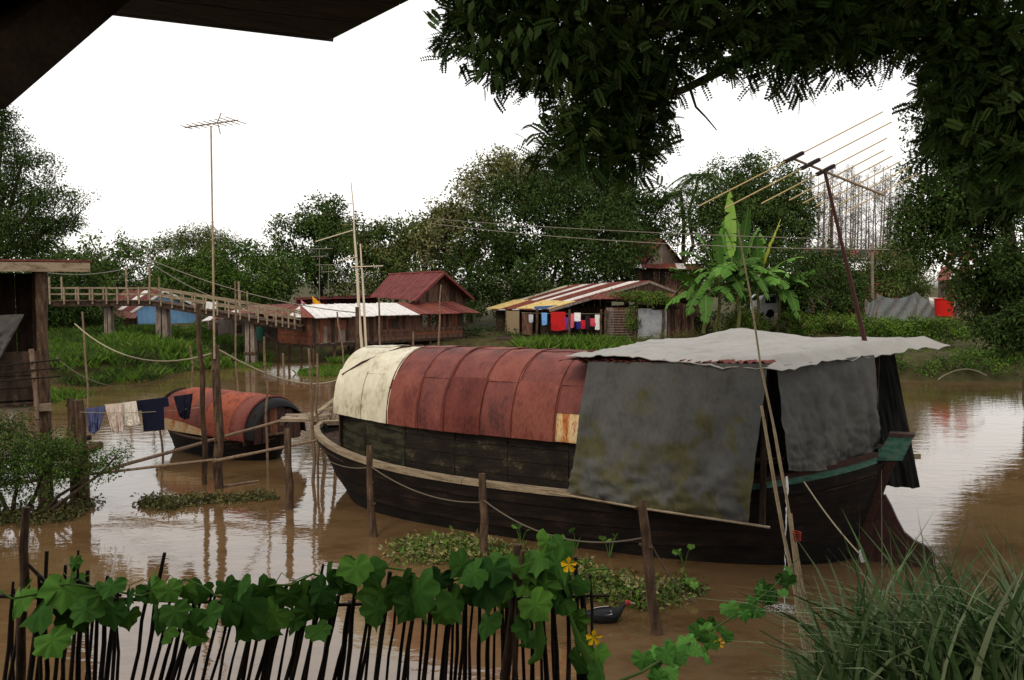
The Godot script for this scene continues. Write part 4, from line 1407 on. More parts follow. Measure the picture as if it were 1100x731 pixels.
func upper_house() -> void:
	var o := thing("grey_gable_house", "house with grey plank gable and red roof rising behind the tin-roofed shack", "house", "", Vector3(12, 0, -75))
	var L := Vector3(11.154, 6.236, -74)
	var P := Vector3(12.525, 8.24, -74)
	var Q := Vector3(14.478, 6.27, -76)
	boards(o, Vector3(L.x, 0, L.z), Vector3(P.x, 0, P.z), 5.6, L.y, P.y - 0.15, 7, [M.grey_wood])
	boards(o, Vector3(P.x, 0, P.z), Vector3(Q.x, 0, Q.z), 5.6, P.y - 0.15, Q.y, 7, [M.grey_wood])
	var back := Vector3(-2.6, 0.1, -3.0)
	sheets(o, L + Vector3(-0.3, -0.1, 0.3), L + back + Vector3(-0.2, 0, 0), P + Vector3(0, 0, 0.3), P + back, 6, [M.maroon_roof, M.rust])
	sheets(o, Q + Vector3(0.3, -0.1, 0.3), Q + back, P + Vector3(0.03, 0.02, 0.3), P + back + Vector3(0.03, 0.02, 0), 6, [M.maroon_roof])
	sheets(o, Vector3(9.8, 5.903, -72), Vector3(15.532, 5.752, -72), Vector3(10.137, 6.322, -74.5), Vector3(15.752, 6.245, -74.5), 8, [M.white_roof, M.rust, M.rust_dark, M.rust, M.rust_pale])
	boards(o, Vector3(10.244, 5.763, -73), Vector3(15.442, 5.763, -73), 1.5, 5.8, 5.8, 22, [M.dark_wood, M.house_wood])
	stilts(o, [Vector3(10.167, 5, -72.4), Vector3(15.326, 5, -72.4)], 5.7, 0.1, M.dark_wood, 0.5)


func back_buildings() -> void:
	var o := thing("long_shed", "long low shed with dark roof ridge and white lower roof before bare trees", "shed", "", Vector3(33, 0, -85))
	boards(o, Vector3(28.118, 5, -86), Vector3(37.401, 5, -86), 1.0, 6.5, 6.5, 30, [M.red_wood, M.grey_wood])
	sheets(o, Vector3(27.744, 7.129, -85), Vector3(37.175, 6.952, -85), Vector3(29.735, 8.004, -90), Vector3(38.957, 8.004, -90), 12, [M.rust_dark, M.black_tarp, M.rust_dark])
	sheets(o, Vector3(30.744, 5.771, -82), Vector3(35.893, 5.857, -82), Vector3(32.215, 6.885, -86), Vector3(37.615, 6.885, -86), 8, [M.white_roof])
	boards(o, Vector3(30.989, 5, -82.6), Vector3(36.009, 5, -82.6), 1.0, 5.7, 5.7, 18, [M.red_wood])
	var h := thing("red_roof_house", "red and white roofed house glimpsed through the dark riverside trees", "house", "", Vector3(35, 0, -68))
	boards(h, Vector3(33.621, 4.268, -70), Vector3(36.704, 4.268, -70), 1.0, 5.3, 5.3, 10, [M.grey_wood, M.red_wood])
	sheets(h, Vector3(32.26, 4.859, -67.5), Vector3(35.363, 5.141, -67.5), Vector3(33.859, 5.95, -70), Vector3(36.785, 6.097, -70), 6, [M.rust_pale, M.rust_pale, M.white_roof])
	sheets(h, Vector3(34.771, 6.482, -71), Vector3(37.297, 6.482, -71), Vector3(36.359, 7.624, -74), Vector3(38.983, 7.778, -74), 5, [flat("red_roof", rgb(160, 44, 40), 0.6), M.white_roof, M.red_roof])
	# a pale van half hidden by bank plants under the banana leaves
	var c := thing("parked_van", "pale van mostly hidden by plants under the banana leaves", "van", "", Vector3(18.767, 2.335, -62), 0.25)
	flat("van_paint", rgb(206, 206, 204), 0.35, 0.5)
	flat("van_glass", rgb(22, 24, 26), 0.1, 0.6)
	var prof := pts([Vector3(-1.9, 0.3, 0.75), Vector3(1.9, 0.3, 0.75), Vector3(1.95, 0.8, 0.75), Vector3(1.5, 0.95, 0.75), Vector3(1.0, 1.55, 0.75), Vector3(-1.7, 1.6, 0.75), Vector3(-1.92, 1.2, 0.75)])
	var b := MB.new()
	b.plate(prof, Vector3(0, 0, -1.5))
	put(c, "body", b, M.van_paint)
	for q in [[-1.6, -0.75], [-0.65, 0.15], [0.25, 0.95]]:
		var w := MB.new()
		w.plate(pts([Vector3(q[0], 1.0, 0.752), Vector3(q[1], 1.0, 0.752), Vector3(q[1] - 0.03, 1.45, 0.752), Vector3(q[0], 1.45, 0.752)]), Vector3(0, 0, 0.012))
		put(c, "window", w, M.van_glass)
	for q in [[-1.2, 0.68], [1.2, 0.68], [-1.2, -0.68], [1.2, -0.68]]:
		var w := MB.new()
		w.tube(pts([Vector3(q[0], 0.3, q[1] - 0.09), Vector3(q[0], 0.3, q[1] + 0.09)]), rad([0.3]), 14)
		put(c, "wheel", w, M.black_rubber)


func net_fence() -> void:
	var o := thing("net_fence", "sagging pale net hung between thin poles on the grassy bank", "fence", "", Vector3(24.435, 2.298, -56))
	var xs := [930, 942, 984, 1012]
	var tops := [322, 316, 314, 320]
	for k in 4:
		var mb := MB.new()
		stick(mb, Vector3(22.728, 2.298, -56) + Vector3((xs[k] - 936.0) / 952 * 56, -0.6, 0) - o.position, Vector3(22.682, 3.945, -56) + Vector3((xs[k] - 936.0) / 952 * 56, (316.0 - tops[k]) / 952 * 56 + 0.15, 0) - o.position, 0.04, 0.03)
		put(o, "pole", mb, M.old_bamboo)
	for k in 3:
		var rows := []
		for i in 9:
			var row := PackedVector3Array()
			for j in 17:
				var u := j / 16.0
				var x := (lerpf(xs[k], xs[k + 1], u) - 550.0) / 952 * 56
				var top := 5.0 - (lerpf(tops[k], tops[k + 1], u) - 300.0) / 952 * 56 - 0.35 * sin(u * PI)
				row.append(Vector3(x, lerpf(top, 2.35, i / 8.0), -56 + 0.08 * sin(j * 1.1 + i)) - o.position)
			rows.append(row)
		var mb := MB.new()
		mb.sheet(rows, 0.006)
		put(o, "net", mb, M.net)
	var t := thing("red_tub", "bright red plastic tub standing beside the net fence", "tub", "", Vector3(26.823, 2.635, -55))
	var rows := []
	for q in [[0.0, 0.02], [0.46, 0.0], [0.5, 0.1], [0.58, 1.1], [0.63, 1.12], [0.6, 1.17], [0.53, 1.1], [0.45, 0.12], [0.0, 0.1]]:
		var row := PackedVector3Array()
		for k in 18: row.append(Vector3(cos(TAU * k / 18) * q[0], q[1], sin(TAU * k / 18) * q[0]))
		rows.append(row)
	var mb := MB.new()
	mb.sheet(rows, 0.0, true)
	put(t, "body", mb, flat("red_plastic", rgb(190, 34, 28), 0.4))
	var rim := MB.new()
	var ring := PackedVector3Array()
	for k in 19: ring.append(Vector3(cos(TAU * k / 18) * 0.62, 1.15, sin(TAU * k / 18) * 0.62))
	rim.tube(ring, rad([0.03]), 6)
	put(t, "rim", rim, M.red_plastic)
	single("draped_sheet", cloth(Vector3(26.517, 3.819, -56.4), Vector3(28.176, 3.76, -56.4), Vector3(26.501, 3.234, -56.2), Vector3(28.092, 3.293, -56.2), 3, 0.15, 92, 0.0, 0.02), M.white_cloth, "white sheet draped behind the red tub", "sheet")


# ---------------------------------------------------------------- trees of the far bank
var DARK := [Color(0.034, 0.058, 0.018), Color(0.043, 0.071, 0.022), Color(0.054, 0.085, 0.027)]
var MID := [Color(0.045, 0.08, 0.02), Color(0.065, 0.105, 0.028), Color(0.085, 0.125, 0.036)]
var OLIVE := [Color(0.1, 0.115, 0.04), Color(0.13, 0.14, 0.055), Color(0.07, 0.09, 0.028)]
var PALE := [Color(0.19, 0.185, 0.09), Color(0.14, 0.15, 0.06), Color(0.24, 0.23, 0.125)]
var FRESH := [Color(0.075, 0.15, 0.02), Color(0.1, 0.18, 0.03), Color(0.055, 0.11, 0.018), Color(0.13, 0.2, 0.04)]


func blob(at: Vector3, r: Vector3, n: int, base: Vector3) -> Array:
	return [at - base, r, n]


func far_tree(called: String, label: String, base: Vector3, spots: Array, leaf: String, size: float, tones: Array, group := "", skin := 0.5, thick := 0.3, bark := "bark") -> void:
	# spots: [centre, radius across, radius up, clumps]
	var bl := []
	var low := 1e9
	for s in spots:
		low = minf(low, s[0].y - s[2])
		bl.append([s[0] - base, Vector3(s[1], s[2], s[1] * 0.9), s[3]])
	tree(called, label, base, thick, maxf(low - base.y + 1.0, 1.5), bl, leaf, size, tones, group, skin, bark)


func far_trees() -> void:
	var g := "trees behind the far bank houses"
	far_tree("broad_tree", "rounded green tree behind the blue house with flat top", Vector3(-35.262, 1.318, -78), [[Vector3(-36.783, 5, -78), 5.0, 3.0, 170], [Vector3(-33.918, 5.825, -79), 4.5, 3.2, 170], [Vector3(-38.243, 4.603, -76), 4.5, 3.5, 150]], "broad", 0.8, MID, g)
	far_tree("broad_tree", "thin pale-topped tree above the footbridge railing", Vector3(-29.85, 1.035, -84), [[Vector3(-29.664, 8.677, -84), 3.6, 1.3, 90], [Vector3(-31.077, 8.328, -84), 2.2, 1.0, 50], [Vector3(-27.573, 7.979, -84), 2.4, 1.2, 60], [Vector3(-30.337, 6.316, -84), 4.0, 2.0, 120]], "small", 0.75, OLIVE, g, 0.2)
	far_tree("broad_tree", "bushy mid-green tree right behind the footbridge", Vector3(-22.814, 1.696, -70), [[Vector3(-23.037, 4.854, -70), 3.6, 2.4, 200], [Vector3(-21.416, 5.593, -71), 3.2, 2.6, 190], [Vector3(-26.031, 5, -72), 3.4, 2.2, 170], [Vector3(-19.167, 4.711, -69), 3.0, 2.4, 160]], "broad", 0.75, MID + FRESH.slice(2, 3), g)
	far_tree("broad_tree", "green bank tree between the blue house and the hut", Vector3(-32.183, 1.852, -60), [[Vector3(-29.825, 3.786, -58), 3.4, 2.6, 200], [Vector3(-31.125, 4.414, -56), 4.0, 3.4, 230], [Vector3(-29.963, 2.726, -62), 2.4, 1.8, 130]], "broad", 0.7, DARK + MID.slice(0, 1), g)
	far_tree("tall_tree", "tall airy tree with open crown behind the brown house", Vector3(-16.38, 1.413, -76), [[Vector3(-16.164, 10.691, -76), 2.2, 1.5, 70], [Vector3(-16.977, 9.353, -76), 2.4, 1.5, 80], [Vector3(-14.917, 9.116, -76), 2.2, 1.4, 70], [Vector3(-18.038, 7.347, -75), 3.6, 3.0, 190], [Vector3(-14.755, 6.566, -75), 3.4, 3.0, 190]], "broad", 0.7, DARK + MID, g, 0.25)
	far_tree("broad_tree", "olive tree with yellowed leaves above the maroon roof", Vector3(-9.725, 1.507, -74), [[Vector3(-11.755, 7.932, -74), 2.6, 2.0, 100], [Vector3(-9.432, 8.24, -74), 2.6, 1.8, 100], [Vector3(-10.701, 5.915, -73), 4.0, 3.0, 200], [Vector3(-7.639, 6.524, -73), 3.6, 3.4, 190]], "broad", 0.72, OLIVE + MID, g, 0.3)
	far_tree("pale_tree", "tall tree with pale yellowish leaves standing over the others", Vector3(-3.406, 1.602, -72), [[Vector3(-4.954, 10.392, -72), 2.4, 1.6, 80], [Vector3(-2.546, 12.77, -72), 2.4, 1.8, 80], [Vector3(-0.748, 14.251, -72), 2.4, 1.6, 75], [Vector3(-3.855, 8.698, -71), 3.4, 2.6, 160], [Vector3(-5.936, 7.813, -71), 2.8, 2.2, 120], [Vector3(0.449, 12.474, -72), 2.6, 2.0, 95]], "broad", 0.72, PALE + OLIVE, g, 0.2)
	far_tree("dark_tree", "very dense dark tree behind the tin-roofed shack", Vector3(2.576, 1.696, -70), [[Vector3(0.73, 9.372, -70), 4.4, 4.0, 320], [Vector3(4.439, 10.758, -71), 4.6, 4.0, 340], [Vector3(2.529, 5.721, -69), 5.0, 3.6, 340], [Vector3(6.583, 7.919, -70), 4.6, 4.0, 330], [Vector3(-1.445, 5.721, -69), 3.8, 3.6, 260]], "broad", 0.72, DARK, g, 0.55, 0.45)
	far_tree("feathery_tree", "tall feathery grey-green tree above the dense dark tree", Vector3(4.794, 1.413, -76), [[Vector3(4.263, 14.609, -76), 3.2, 1.7, 120], [Vector3(2.054, 13.672, -76), 2.6, 1.6, 90], [Vector3(7.112, 13.672, -76), 3.0, 1.7, 110], [Vector3(9.018, 12.419, -76), 2.6, 1.5, 90], [Vector3(5.696, 12.419, -76), 3.4, 2.0, 130]], "small", 0.8, DARK + OLIVE.slice(2, 3), g, 0.2)
	far_tree("dark_tree", "dark green tree close beside the grey gable house", Vector3(10.005, 1.318, -78), [[Vector3(8.959, 9.063, -78), 4.0, 3.4, 240], [Vector3(11.534, 10.589, -79), 3.6, 2.6, 190], [Vector3(10.607, 7.035, -78), 4.0, 3.0, 220]], "broad", 0.72, DARK + MID.slice(0, 1), g)
	far_tree("round_tree", "large rounded dark tree behind the banana plants", Vector3(19.839, 1.507, -74), [[Vector3(18.19, 11.536, -74), 3.8, 3.6, 280], [Vector3(20.954, 12.071, -74), 3.8, 3.4, 280], [Vector3(19.507, 9.181, -73), 5.0, 4.2, 380], [Vector3(22.543, 9.775, -74), 3.0, 2.8, 180], [Vector3(17.005, 8.47, -74), 3.4, 3.4, 210], [Vector3(19.754, 5.752, -72), 5.0, 3.0, 260]], "broad", 0.7, DARK + MID, g, 0.5, 0.4)
	far_tree("bush_tree", "dense rounded dark bush tree beside the banana plants", Vector3(20.824, 1.852, -60), [[Vector3(20.246, 5, -60), 2.6, 2.2, 230], [Vector3(22.121, 4.872, -61), 2.4, 2.0, 200], [Vector3(20.794, 3.114, -60), 3.0, 1.6, 200]], "broad", 0.5, DARK, g, 0.5)
	far_tree("bush_tree", "yellow-green bush tree in front of the long shed", Vector3(27.049, 1.979, -64), [[Vector3(26.559, 5, -64), 2.2, 2.2, 150], [Vector3(28.464, 5.272, -65), 2.6, 2.2, 170], [Vector3(29.564, 6.24, -66), 2.0, 1.6, 90]], "broad", 0.55, MID + OLIVE, g, 0.3)
	# a plantation of thin bare trees in rows
	var gg := "thin bare trees behind the long shed"
	for k in 34:
		var px := 856.0 + k * 3.6 + rnd(-2, 2)
		var d := 100.0 + rnd(-6, 16)
		var base := Vector3((px - 550.0) / 952 * d, 1.6, -d)
		var hh := 5.0 + (300.0 - rnd(178, 215)) / 952 * d
		var o := thing("bare_tree", "thin bare grey tree in the rows behind the long shed", "tree", gg, base)
		var t := MB.new()
		stick(t, Vector3(0, -0.4, 0), Vector3(rnd(-0.3, 0.3), hh - 1.6, 0), 0.16, 0.03, 0.006, 5, 5)
		for i in 60:
			var y := rnd(0.25, 1.0) * (hh - 1.6)
			var a := rnd(0, TAU)
			var l := rnd(0.6, 1.6) * (1.15 - y / hh)
			t.tube(pts([Vector3(0, y, 0), Vector3(cos(a) * l * 0.6, y + l * 0.5, sin(a) * l * 0.6), Vector3(cos(a) * l, y + l * 0.7, sin(a) * l)]), rad([0.03, 0.02, 0.012]), 3)
		put(o, "trunk", t, M.pale_bark)
		var cr := MB.new()
		for i in 26: sow(cr, "fine", Vector3(rnd(-0.8, 0.8), rnd(0.35, 1.0) * (hh - 1.6), rnd(-0.8, 0.8)), 0.6, Color(0.13, 0.105, 0.09))
		put(o, "crown", cr, M.leaf)
	palm(Vector3(15.56, 1.224, -80), Vector3(15.071, 12.892, -80), "coconut palm with drooping fronds rising behind the grey gable house")
	palm(Vector3(16.636, 0.658, -92), Vector3(19.319, 15.686, -92), "second taller palm beside the large rounded tree")
	bananas()


func palm(base: Vector3, top: Vector3, label: String) -> void:
	var o := thing("palm_tree", label, "palm", "", base)
	var t := MB.new()
	limb(t, Vector3(0, -0.4, 0), top - base, 0.24, 0.15)
	put(o, "trunk", t, M.bark)
	for k in 18:
		var a := TAU * k / 18 + rnd(-0.2, 0.2)
		var lift := rnd(-0.5, 1.1)
		var dir := Vector3(cos(a), 0, sin(a))
		var p := PackedVector3Array()
		for i in 9:
			var u := i / 8.0
			p.append(top - base + dir * (3.2 * u) + Vector3(0, lift * u * 1.6 - 2.2 * u * u, 0))
		var mb := MB.new()
		mb.tinted = true
		var tone: Color = (DARK + MID)[R.randi() % 6]
		mb.tint = tone
		mb.tube(p, rad([0.05, 0.04, 0.03, 0.02]), 4)
		for i in range(1, 8):
			for m in 3:
				var q := p[i].lerp(p[mini(i + 1, 8)], m / 3.0)
				for s in [-1.0, 1.0]:
					var side: Vector3 = dir.cross(Vector3.UP) * s
					var tip: Vector3 = q + side * 0.75 * sin(PI * (i + 1) / 10.0) + dir * 0.35 - Vector3(0, rnd(0.25, 0.55), 0)
					mb.tri(q - dir * 0.06, q + dir * 0.06, tip)
		put(o, "frond", mb, M.leaf)


func banana_leaf(dir: Vector3, l: float, lift: float, droop: float, w: float, tone: Color, roll: float) -> MB:
	var mb := MB.new()
	mb.tinted = true
	mb.tint = tone
	var mid := PackedVector3Array()
	for i in 12:
		var u := i / 11.0
		mid.append(dir * l * u * (1.0 - 0.25 * lift) + Vector3(0, l * (lift * u - droop * u * u), 0))
	var side := (dir.cross(Vector3.UP)).normalized().rotated(dir.normalized(), roll)
	for s in [-1.0, 1.0]:
		for i in range(2, 11):
			var u0 := (i - 2) / 9.0
			var u1 := (i - 1) / 9.0
			var w0 := w * pow(sin(PI * clampf(u0 * 0.93 + 0.05, 0, 1)), 0.55)
			var w1 := w * pow(sin(PI * clampf(u1 * 0.93 + 0.05, 0, 1)), 0.55)
			# torn into strips that hang by their own amount
			var fall := Vector3(0, -rnd(0.05, 0.55) * w, 0) + (mid[i + 1] - mid[i]) * rnd(-0.1, 0.5)
			mb.quad(mid[i], mid[i + 1], mid[i + 1].lerp(mid[i], 0.06) + side * s * w1 + fall, mid[i] + side * s * w0 + fall)
	mb.tint = Color(0.2, 0.24, 0.08)
	mb.tube(mid, rad([0.035, 0.03, 0.02, 0.012]), 4)
	return mb


func bananas() -> void:
	var tones := [Color(0.06, 0.14, 0.025), Color(0.085, 0.19, 0.035), Color(0.045, 0.1, 0.022), Color(0.11, 0.22, 0.05)]
	var yel := Color(0.36, 0.36, 0.05)
	var specs := [[Vector3(13.422, 1.835, -58), 300, "tall banana plant with torn upright leaves beside the shack"], [Vector3(14.51, 1.89, -57), 292, "banana plant with one broad bright leaf standing straight up"], [Vector3(15.984, 1.835, -58), 305, "banana plant with a yellowing upright leaf"], [Vector3(17.749, 1.78, -59), 315, "low banana plant with wide drooping leaves"], [Vector3(12.351, 1.89, -57), 320, "small banana plant leaning over the shack's lean-to roof"]]
	for k in specs.size():
		var base: Vector3 = specs[k][0]
		var o := thing("banana_plant", specs[k][2], "banana plant", "banana plants on the far bank", base)
		var top: float = 5.0 - (specs[k][1] - 300.0) / 952 * -base.z - base.y
		top = maxf(top, 1.2)
		var st := MB.new()
		limb(st, Vector3(0, -0.4, 0), Vector3(0.1, top, 0), 0.14, 0.08)
		put(o, "stem", st, mk("banana_stem", [rgb(70, 76, 36), rgb(104, 104, 58), rgb(96, 80, 52)], 0.7, Vector3(2, 0.5, 2)) if not M.has("banana_stem") else M.banana_stem)
		var n: int = [15, 15, 15, 16, 12][k]
		for i in n:
			var a := TAU * i / n + rnd(-0.3, 0.3)
			var dir := Vector3(cos(a), 0, sin(a))
			var upright: bool = i % 4 == 0 and k < 3
			var mb := banana_leaf(dir * (rnd(0.25, 0.6) if upright else 1.0), rnd(3.0, 4.0) * (1.1 if upright else 0.95), 1.1 if upright else rnd(0.35, 1.1), rnd(0.1, 0.4) if upright else rnd(0.45, 1.0), rnd(0.36, 0.5), yel if (k == 2 and i == 0) else tones[R.randi() % 4], rnd(-0.5, 0.5))
			put(o, "leaf", mb, M.leaf, Vector3(0.1, top, 0))
		if k == 1:
			put(o, "leaf", banana_leaf(Vector3(-0.12, 0, 0.1), 4.2, 1.3, 0.1, 0.46, Color(0.2, 0.34, 0.07), 0.2), M.leaf, Vector3(-0.4, top, 0.1))
		if k == 2:
			put(o, "leaf", banana_leaf(Vector3(0.5, 0, 0.15), 3.8, 1.25, 0.15, 0.34, yel, 0.3), M.leaf, Vector3(0.0, top, 0.2), "yellowing banana leaf")


func bank_plants() -> void:
	plant("river_weed", "bright green weeds growing on the shore below the hut and footbridge", "weeds", [[Vector3(-23.113, 0.2, -44.682), Vector3(4.0, 0.5, 3.4), 300], [Vector3(-23.534, 0.2, -49.574), Vector3(4.0, 0.5, 3.0), 260], [Vector3(-20.039, 0.1, -37.158), Vector3(2.0, 0.3, 2.0), 90]], "blade", 0.55, FRESH, "", "stuff", true)
	plant("bank_grass", "thick grass and undergrowth covering the shore behind the hut", "undergrowth", [[Vector3(-27, 0.3, -48), Vector3(8.0, 0.6, 5.0), 560], [Vector3(-22, 0.3, -55), Vector3(7.0, 0.6, 3.5), 420], [Vector3(-32, 0.3, -55), Vector3(9.0, 0.6, 5.0), 420], [Vector3(-20, 0.3, -45), Vector3(3.0, 0.6, 4.0), 120]], "blade", 0.62, MID + FRESH.slice(0, 3) + DARK, "", "stuff", true)
	plant("bank_shrub", "dark shrubs under the footbridge beside the blue house", "shrub", [[Vector3(-29.269, 2.262, -58), Vector3(3.0, 1.5, 1.5), 200], [Vector3(-27.28, 1.89, -57), Vector3(2.2, 1.2, 1.2), 120], [Vector3(-20.543, 1.617, -62), Vector3(2.0, 1.0, 1.0), 90]], "broad", 0.45, DARK + MID)
	plant("bank_shrub", "leafy green shrubs around the thick footbridge pier", "shrub", [[Vector3(-23.87, 0.838, -55), Vector3(1.6, 0.8, 1.2), 100], [Vector3(-21.354, 0.763, -56), Vector3(2.2, 1.1, 1.4), 150], [Vector3(-20.283, 1.168, -57), Vector3(1.2, 1.2, 1.2), 80]], "broad", 0.4, FRESH + MID)
	plant("bank_grass", "tall grass on the bank between the piers of the footbridge", "grass", [[Vector3(-18.863, 0.4, -49.683), Vector3(2.6, 0.5, 1.6), 130], [Vector3(-21.982, 0.4, -50.845), Vector3(2.0, 0.5, 1.4), 90]], "blade", 0.9, FRESH, "", "stuff", true)
	plant("river_weed", "green water weeds mounded beneath the brown stilt house", "weeds", [[Vector3(-9.583, 0.12, -47.294), Vector3(1.7, 0.25, 2.2), 150], [Vector3(-9.735, 0.2, -53.056), Vector3(1.2, 0.5, 1.2), 70], [Vector3(-15.108, 0.1, -50.607), Vector3(1.0, 0.2, 1.0), 40]], "blade", 0.42, FRESH, "", "stuff", true)
	plant("tall_grass", "tall bright grass in front of the tin-roofed shack", "grass", [[Vector3(2.702, 0.807, -57), Vector3(2.2, 0.4, 0.8), 130], [Vector3(4.924, 0.687, -57), Vector3(1.8, 0.4, 0.8), 90], [Vector3(6.607, 0.446, -57), Vector3(2.4, 0.3, 0.8), 70]], "blade", 1.05, FRESH, "", "stuff", true)
	plant("creeper", "green creeper spreading over the lean-to roof of the shack", "creeper", [[Vector3(8.652, 3.952, -58.9), Vector3(2.6, 0.18, 0.7), 90], [Vector3(9.301, 3.657, -58.3), Vector3(1.6, 0.3, 0.2), 40], [Vector3(8.009, 2.234, -58.6), Vector3(0.5, 0.9, 0.2), 26]], "broad", 0.3, OLIVE + FRESH)
	plant("bank_shrub", "yellow-green plants growing in front of the pale van", "shrub", [[Vector3(16.773, 2.079, -58), Vector3(3.0, 0.9, 1.2), 230], [Vector3(19.398, 1.957, -58), Vector3(2.4, 0.9, 1.2), 180], [Vector3(22.184, 1.89, -57), Vector3(2.6, 0.9, 1.2), 190]], "broad", 0.36, FRESH + OLIVE)
	plant("bank_shrub", "dense bushes along the bank below the net fence", "shrub", [[Vector3(22.857, 2.108, -53), Vector3(3.4, 0.7, 1.4), 230], [Vector3(25.165, 2.053, -52), Vector3(3.2, 0.7, 1.4), 220]], "broad", 0.36, MID + FRESH)
	plant("shore_plants", "mass of leafy green plants spilling into the river below the bushes", "plants", [[Vector3(20.837, 0.5, -46.476), Vector3(3.2, 0.7, 2.4), 330], [Vector3(23.534, 0.5, -46.476), Vector3(3.2, 0.8, 2.4), 330], [Vector3(25.672, 0.5, -45.481), Vector3(3.6, 0.9, 2.6), 330], [Vector3(28.311, 0.5, -45.481), Vector3(3.6, 0.9, 2.6), 200]], "broad", 0.34, MID + FRESH, "", "stuff")
	plant("bank_shrub", "low dry scrub beside the metal-sheet wall of the shack", "shrub", [[Vector3(9.723, 1.048, -57), Vector3(2.2, 0.5, 0.6), 60], [Vector3(11.882, 1.168, -57), Vector3(1.6, 0.6, 0.6), 50]], "small", 0.36, [Color(0.14, 0.1, 0.05), Color(0.1, 0.09, 0.04)] + OLIVE)
	plant("bank_shrub", "dark hedge of bushes under the trees behind the stilt house", "hedge", [[Vector3(-1.633, 0.309, -62), Vector3(2.6, 1.5, 1.0), 120], [Vector3(14.758, 1.671, -61), Vector3(3.4, 1.2, 1.0), 130], [Vector3(-3.122, 1.885, -66), Vector3(3, 2.0, 1), 120]], "broad", 0.5, DARK)
	# leafy branches in front of the river hut
	var o := thing("riverside_bush", "leafy green bush reaching over the water in front of the dark hut", "bush", "", Vector3(-10.64, 0, -18.634))
	var st := MB.new()
	for q in [Vector3(-8.804, 1.097, -18.4), Vector3(-9.669, 1.653, -18.6), Vector3(-10.41, 1.473, -18.5), Vector3(-8.218, 1.335, -18.2), Vector3(-11.322, 1.689, -18.4)]: limb(st, Vector3(0, -0.3, 0), q - o.position, 0.06, 0.02)
	put(o, "stem", st, M.bark)
	var lf := MB.new()
	for q in [[Vector3(-10.354, 1.492, -18.4), Vector3(1.2, 0.7, 0.7), 110], [Vector3(-9.579, 1.294, -18.4), Vector3(0.9, 0.5, 0.5), 60], [Vector3(-8.518, 1.256, -18.3), Vector3(0.5, 0.3, 0.4), 16], [Vector3(-10.461, 0.845, -18.2), Vector3(1.0, 0.5, 0.6), 60], [Vector3(-11.283, 1.375, -18), Vector3(1.2, 0.9, 0.8), 80], [Vector3(-8.619, 0.904, -18.2), Vector3(0.35, 0.2, 0.3), 8]]:
		fill(lf, "small", q[0] - o.position, q[1], q[2], 0.26, MID + DARK + FRESH.slice(0, 1), 0.2)
	put(o, "foliage", lf, M.leaf)


# ---------------------------------------------------------------- posts in the river
func river_post(label: String, a: Vector3, b: Vector3, r: float, mat: Material, group := "mooring posts in the river", crook := 0.012) -> void:
	var mb := MB.new()
	var foot := a + (a - b).normalized() * 0.8
	stick(mb, foot, b, r * 1.1, r * 0.85, crook, 6, 8)
	for k in 3:
		var t := rnd(0.3, 0.95)
		var p := a.lerp(b, t)
		var d := Vector3(rnd(-1, 1), 0.3, rnd(-1, 1)).normalized()
		mb.tube(pts([p, p + d * r * 1.4]), rad([r * 0.5, r * 0.25]), 5)
	single("river_post", mb, mat, label, "post", group)


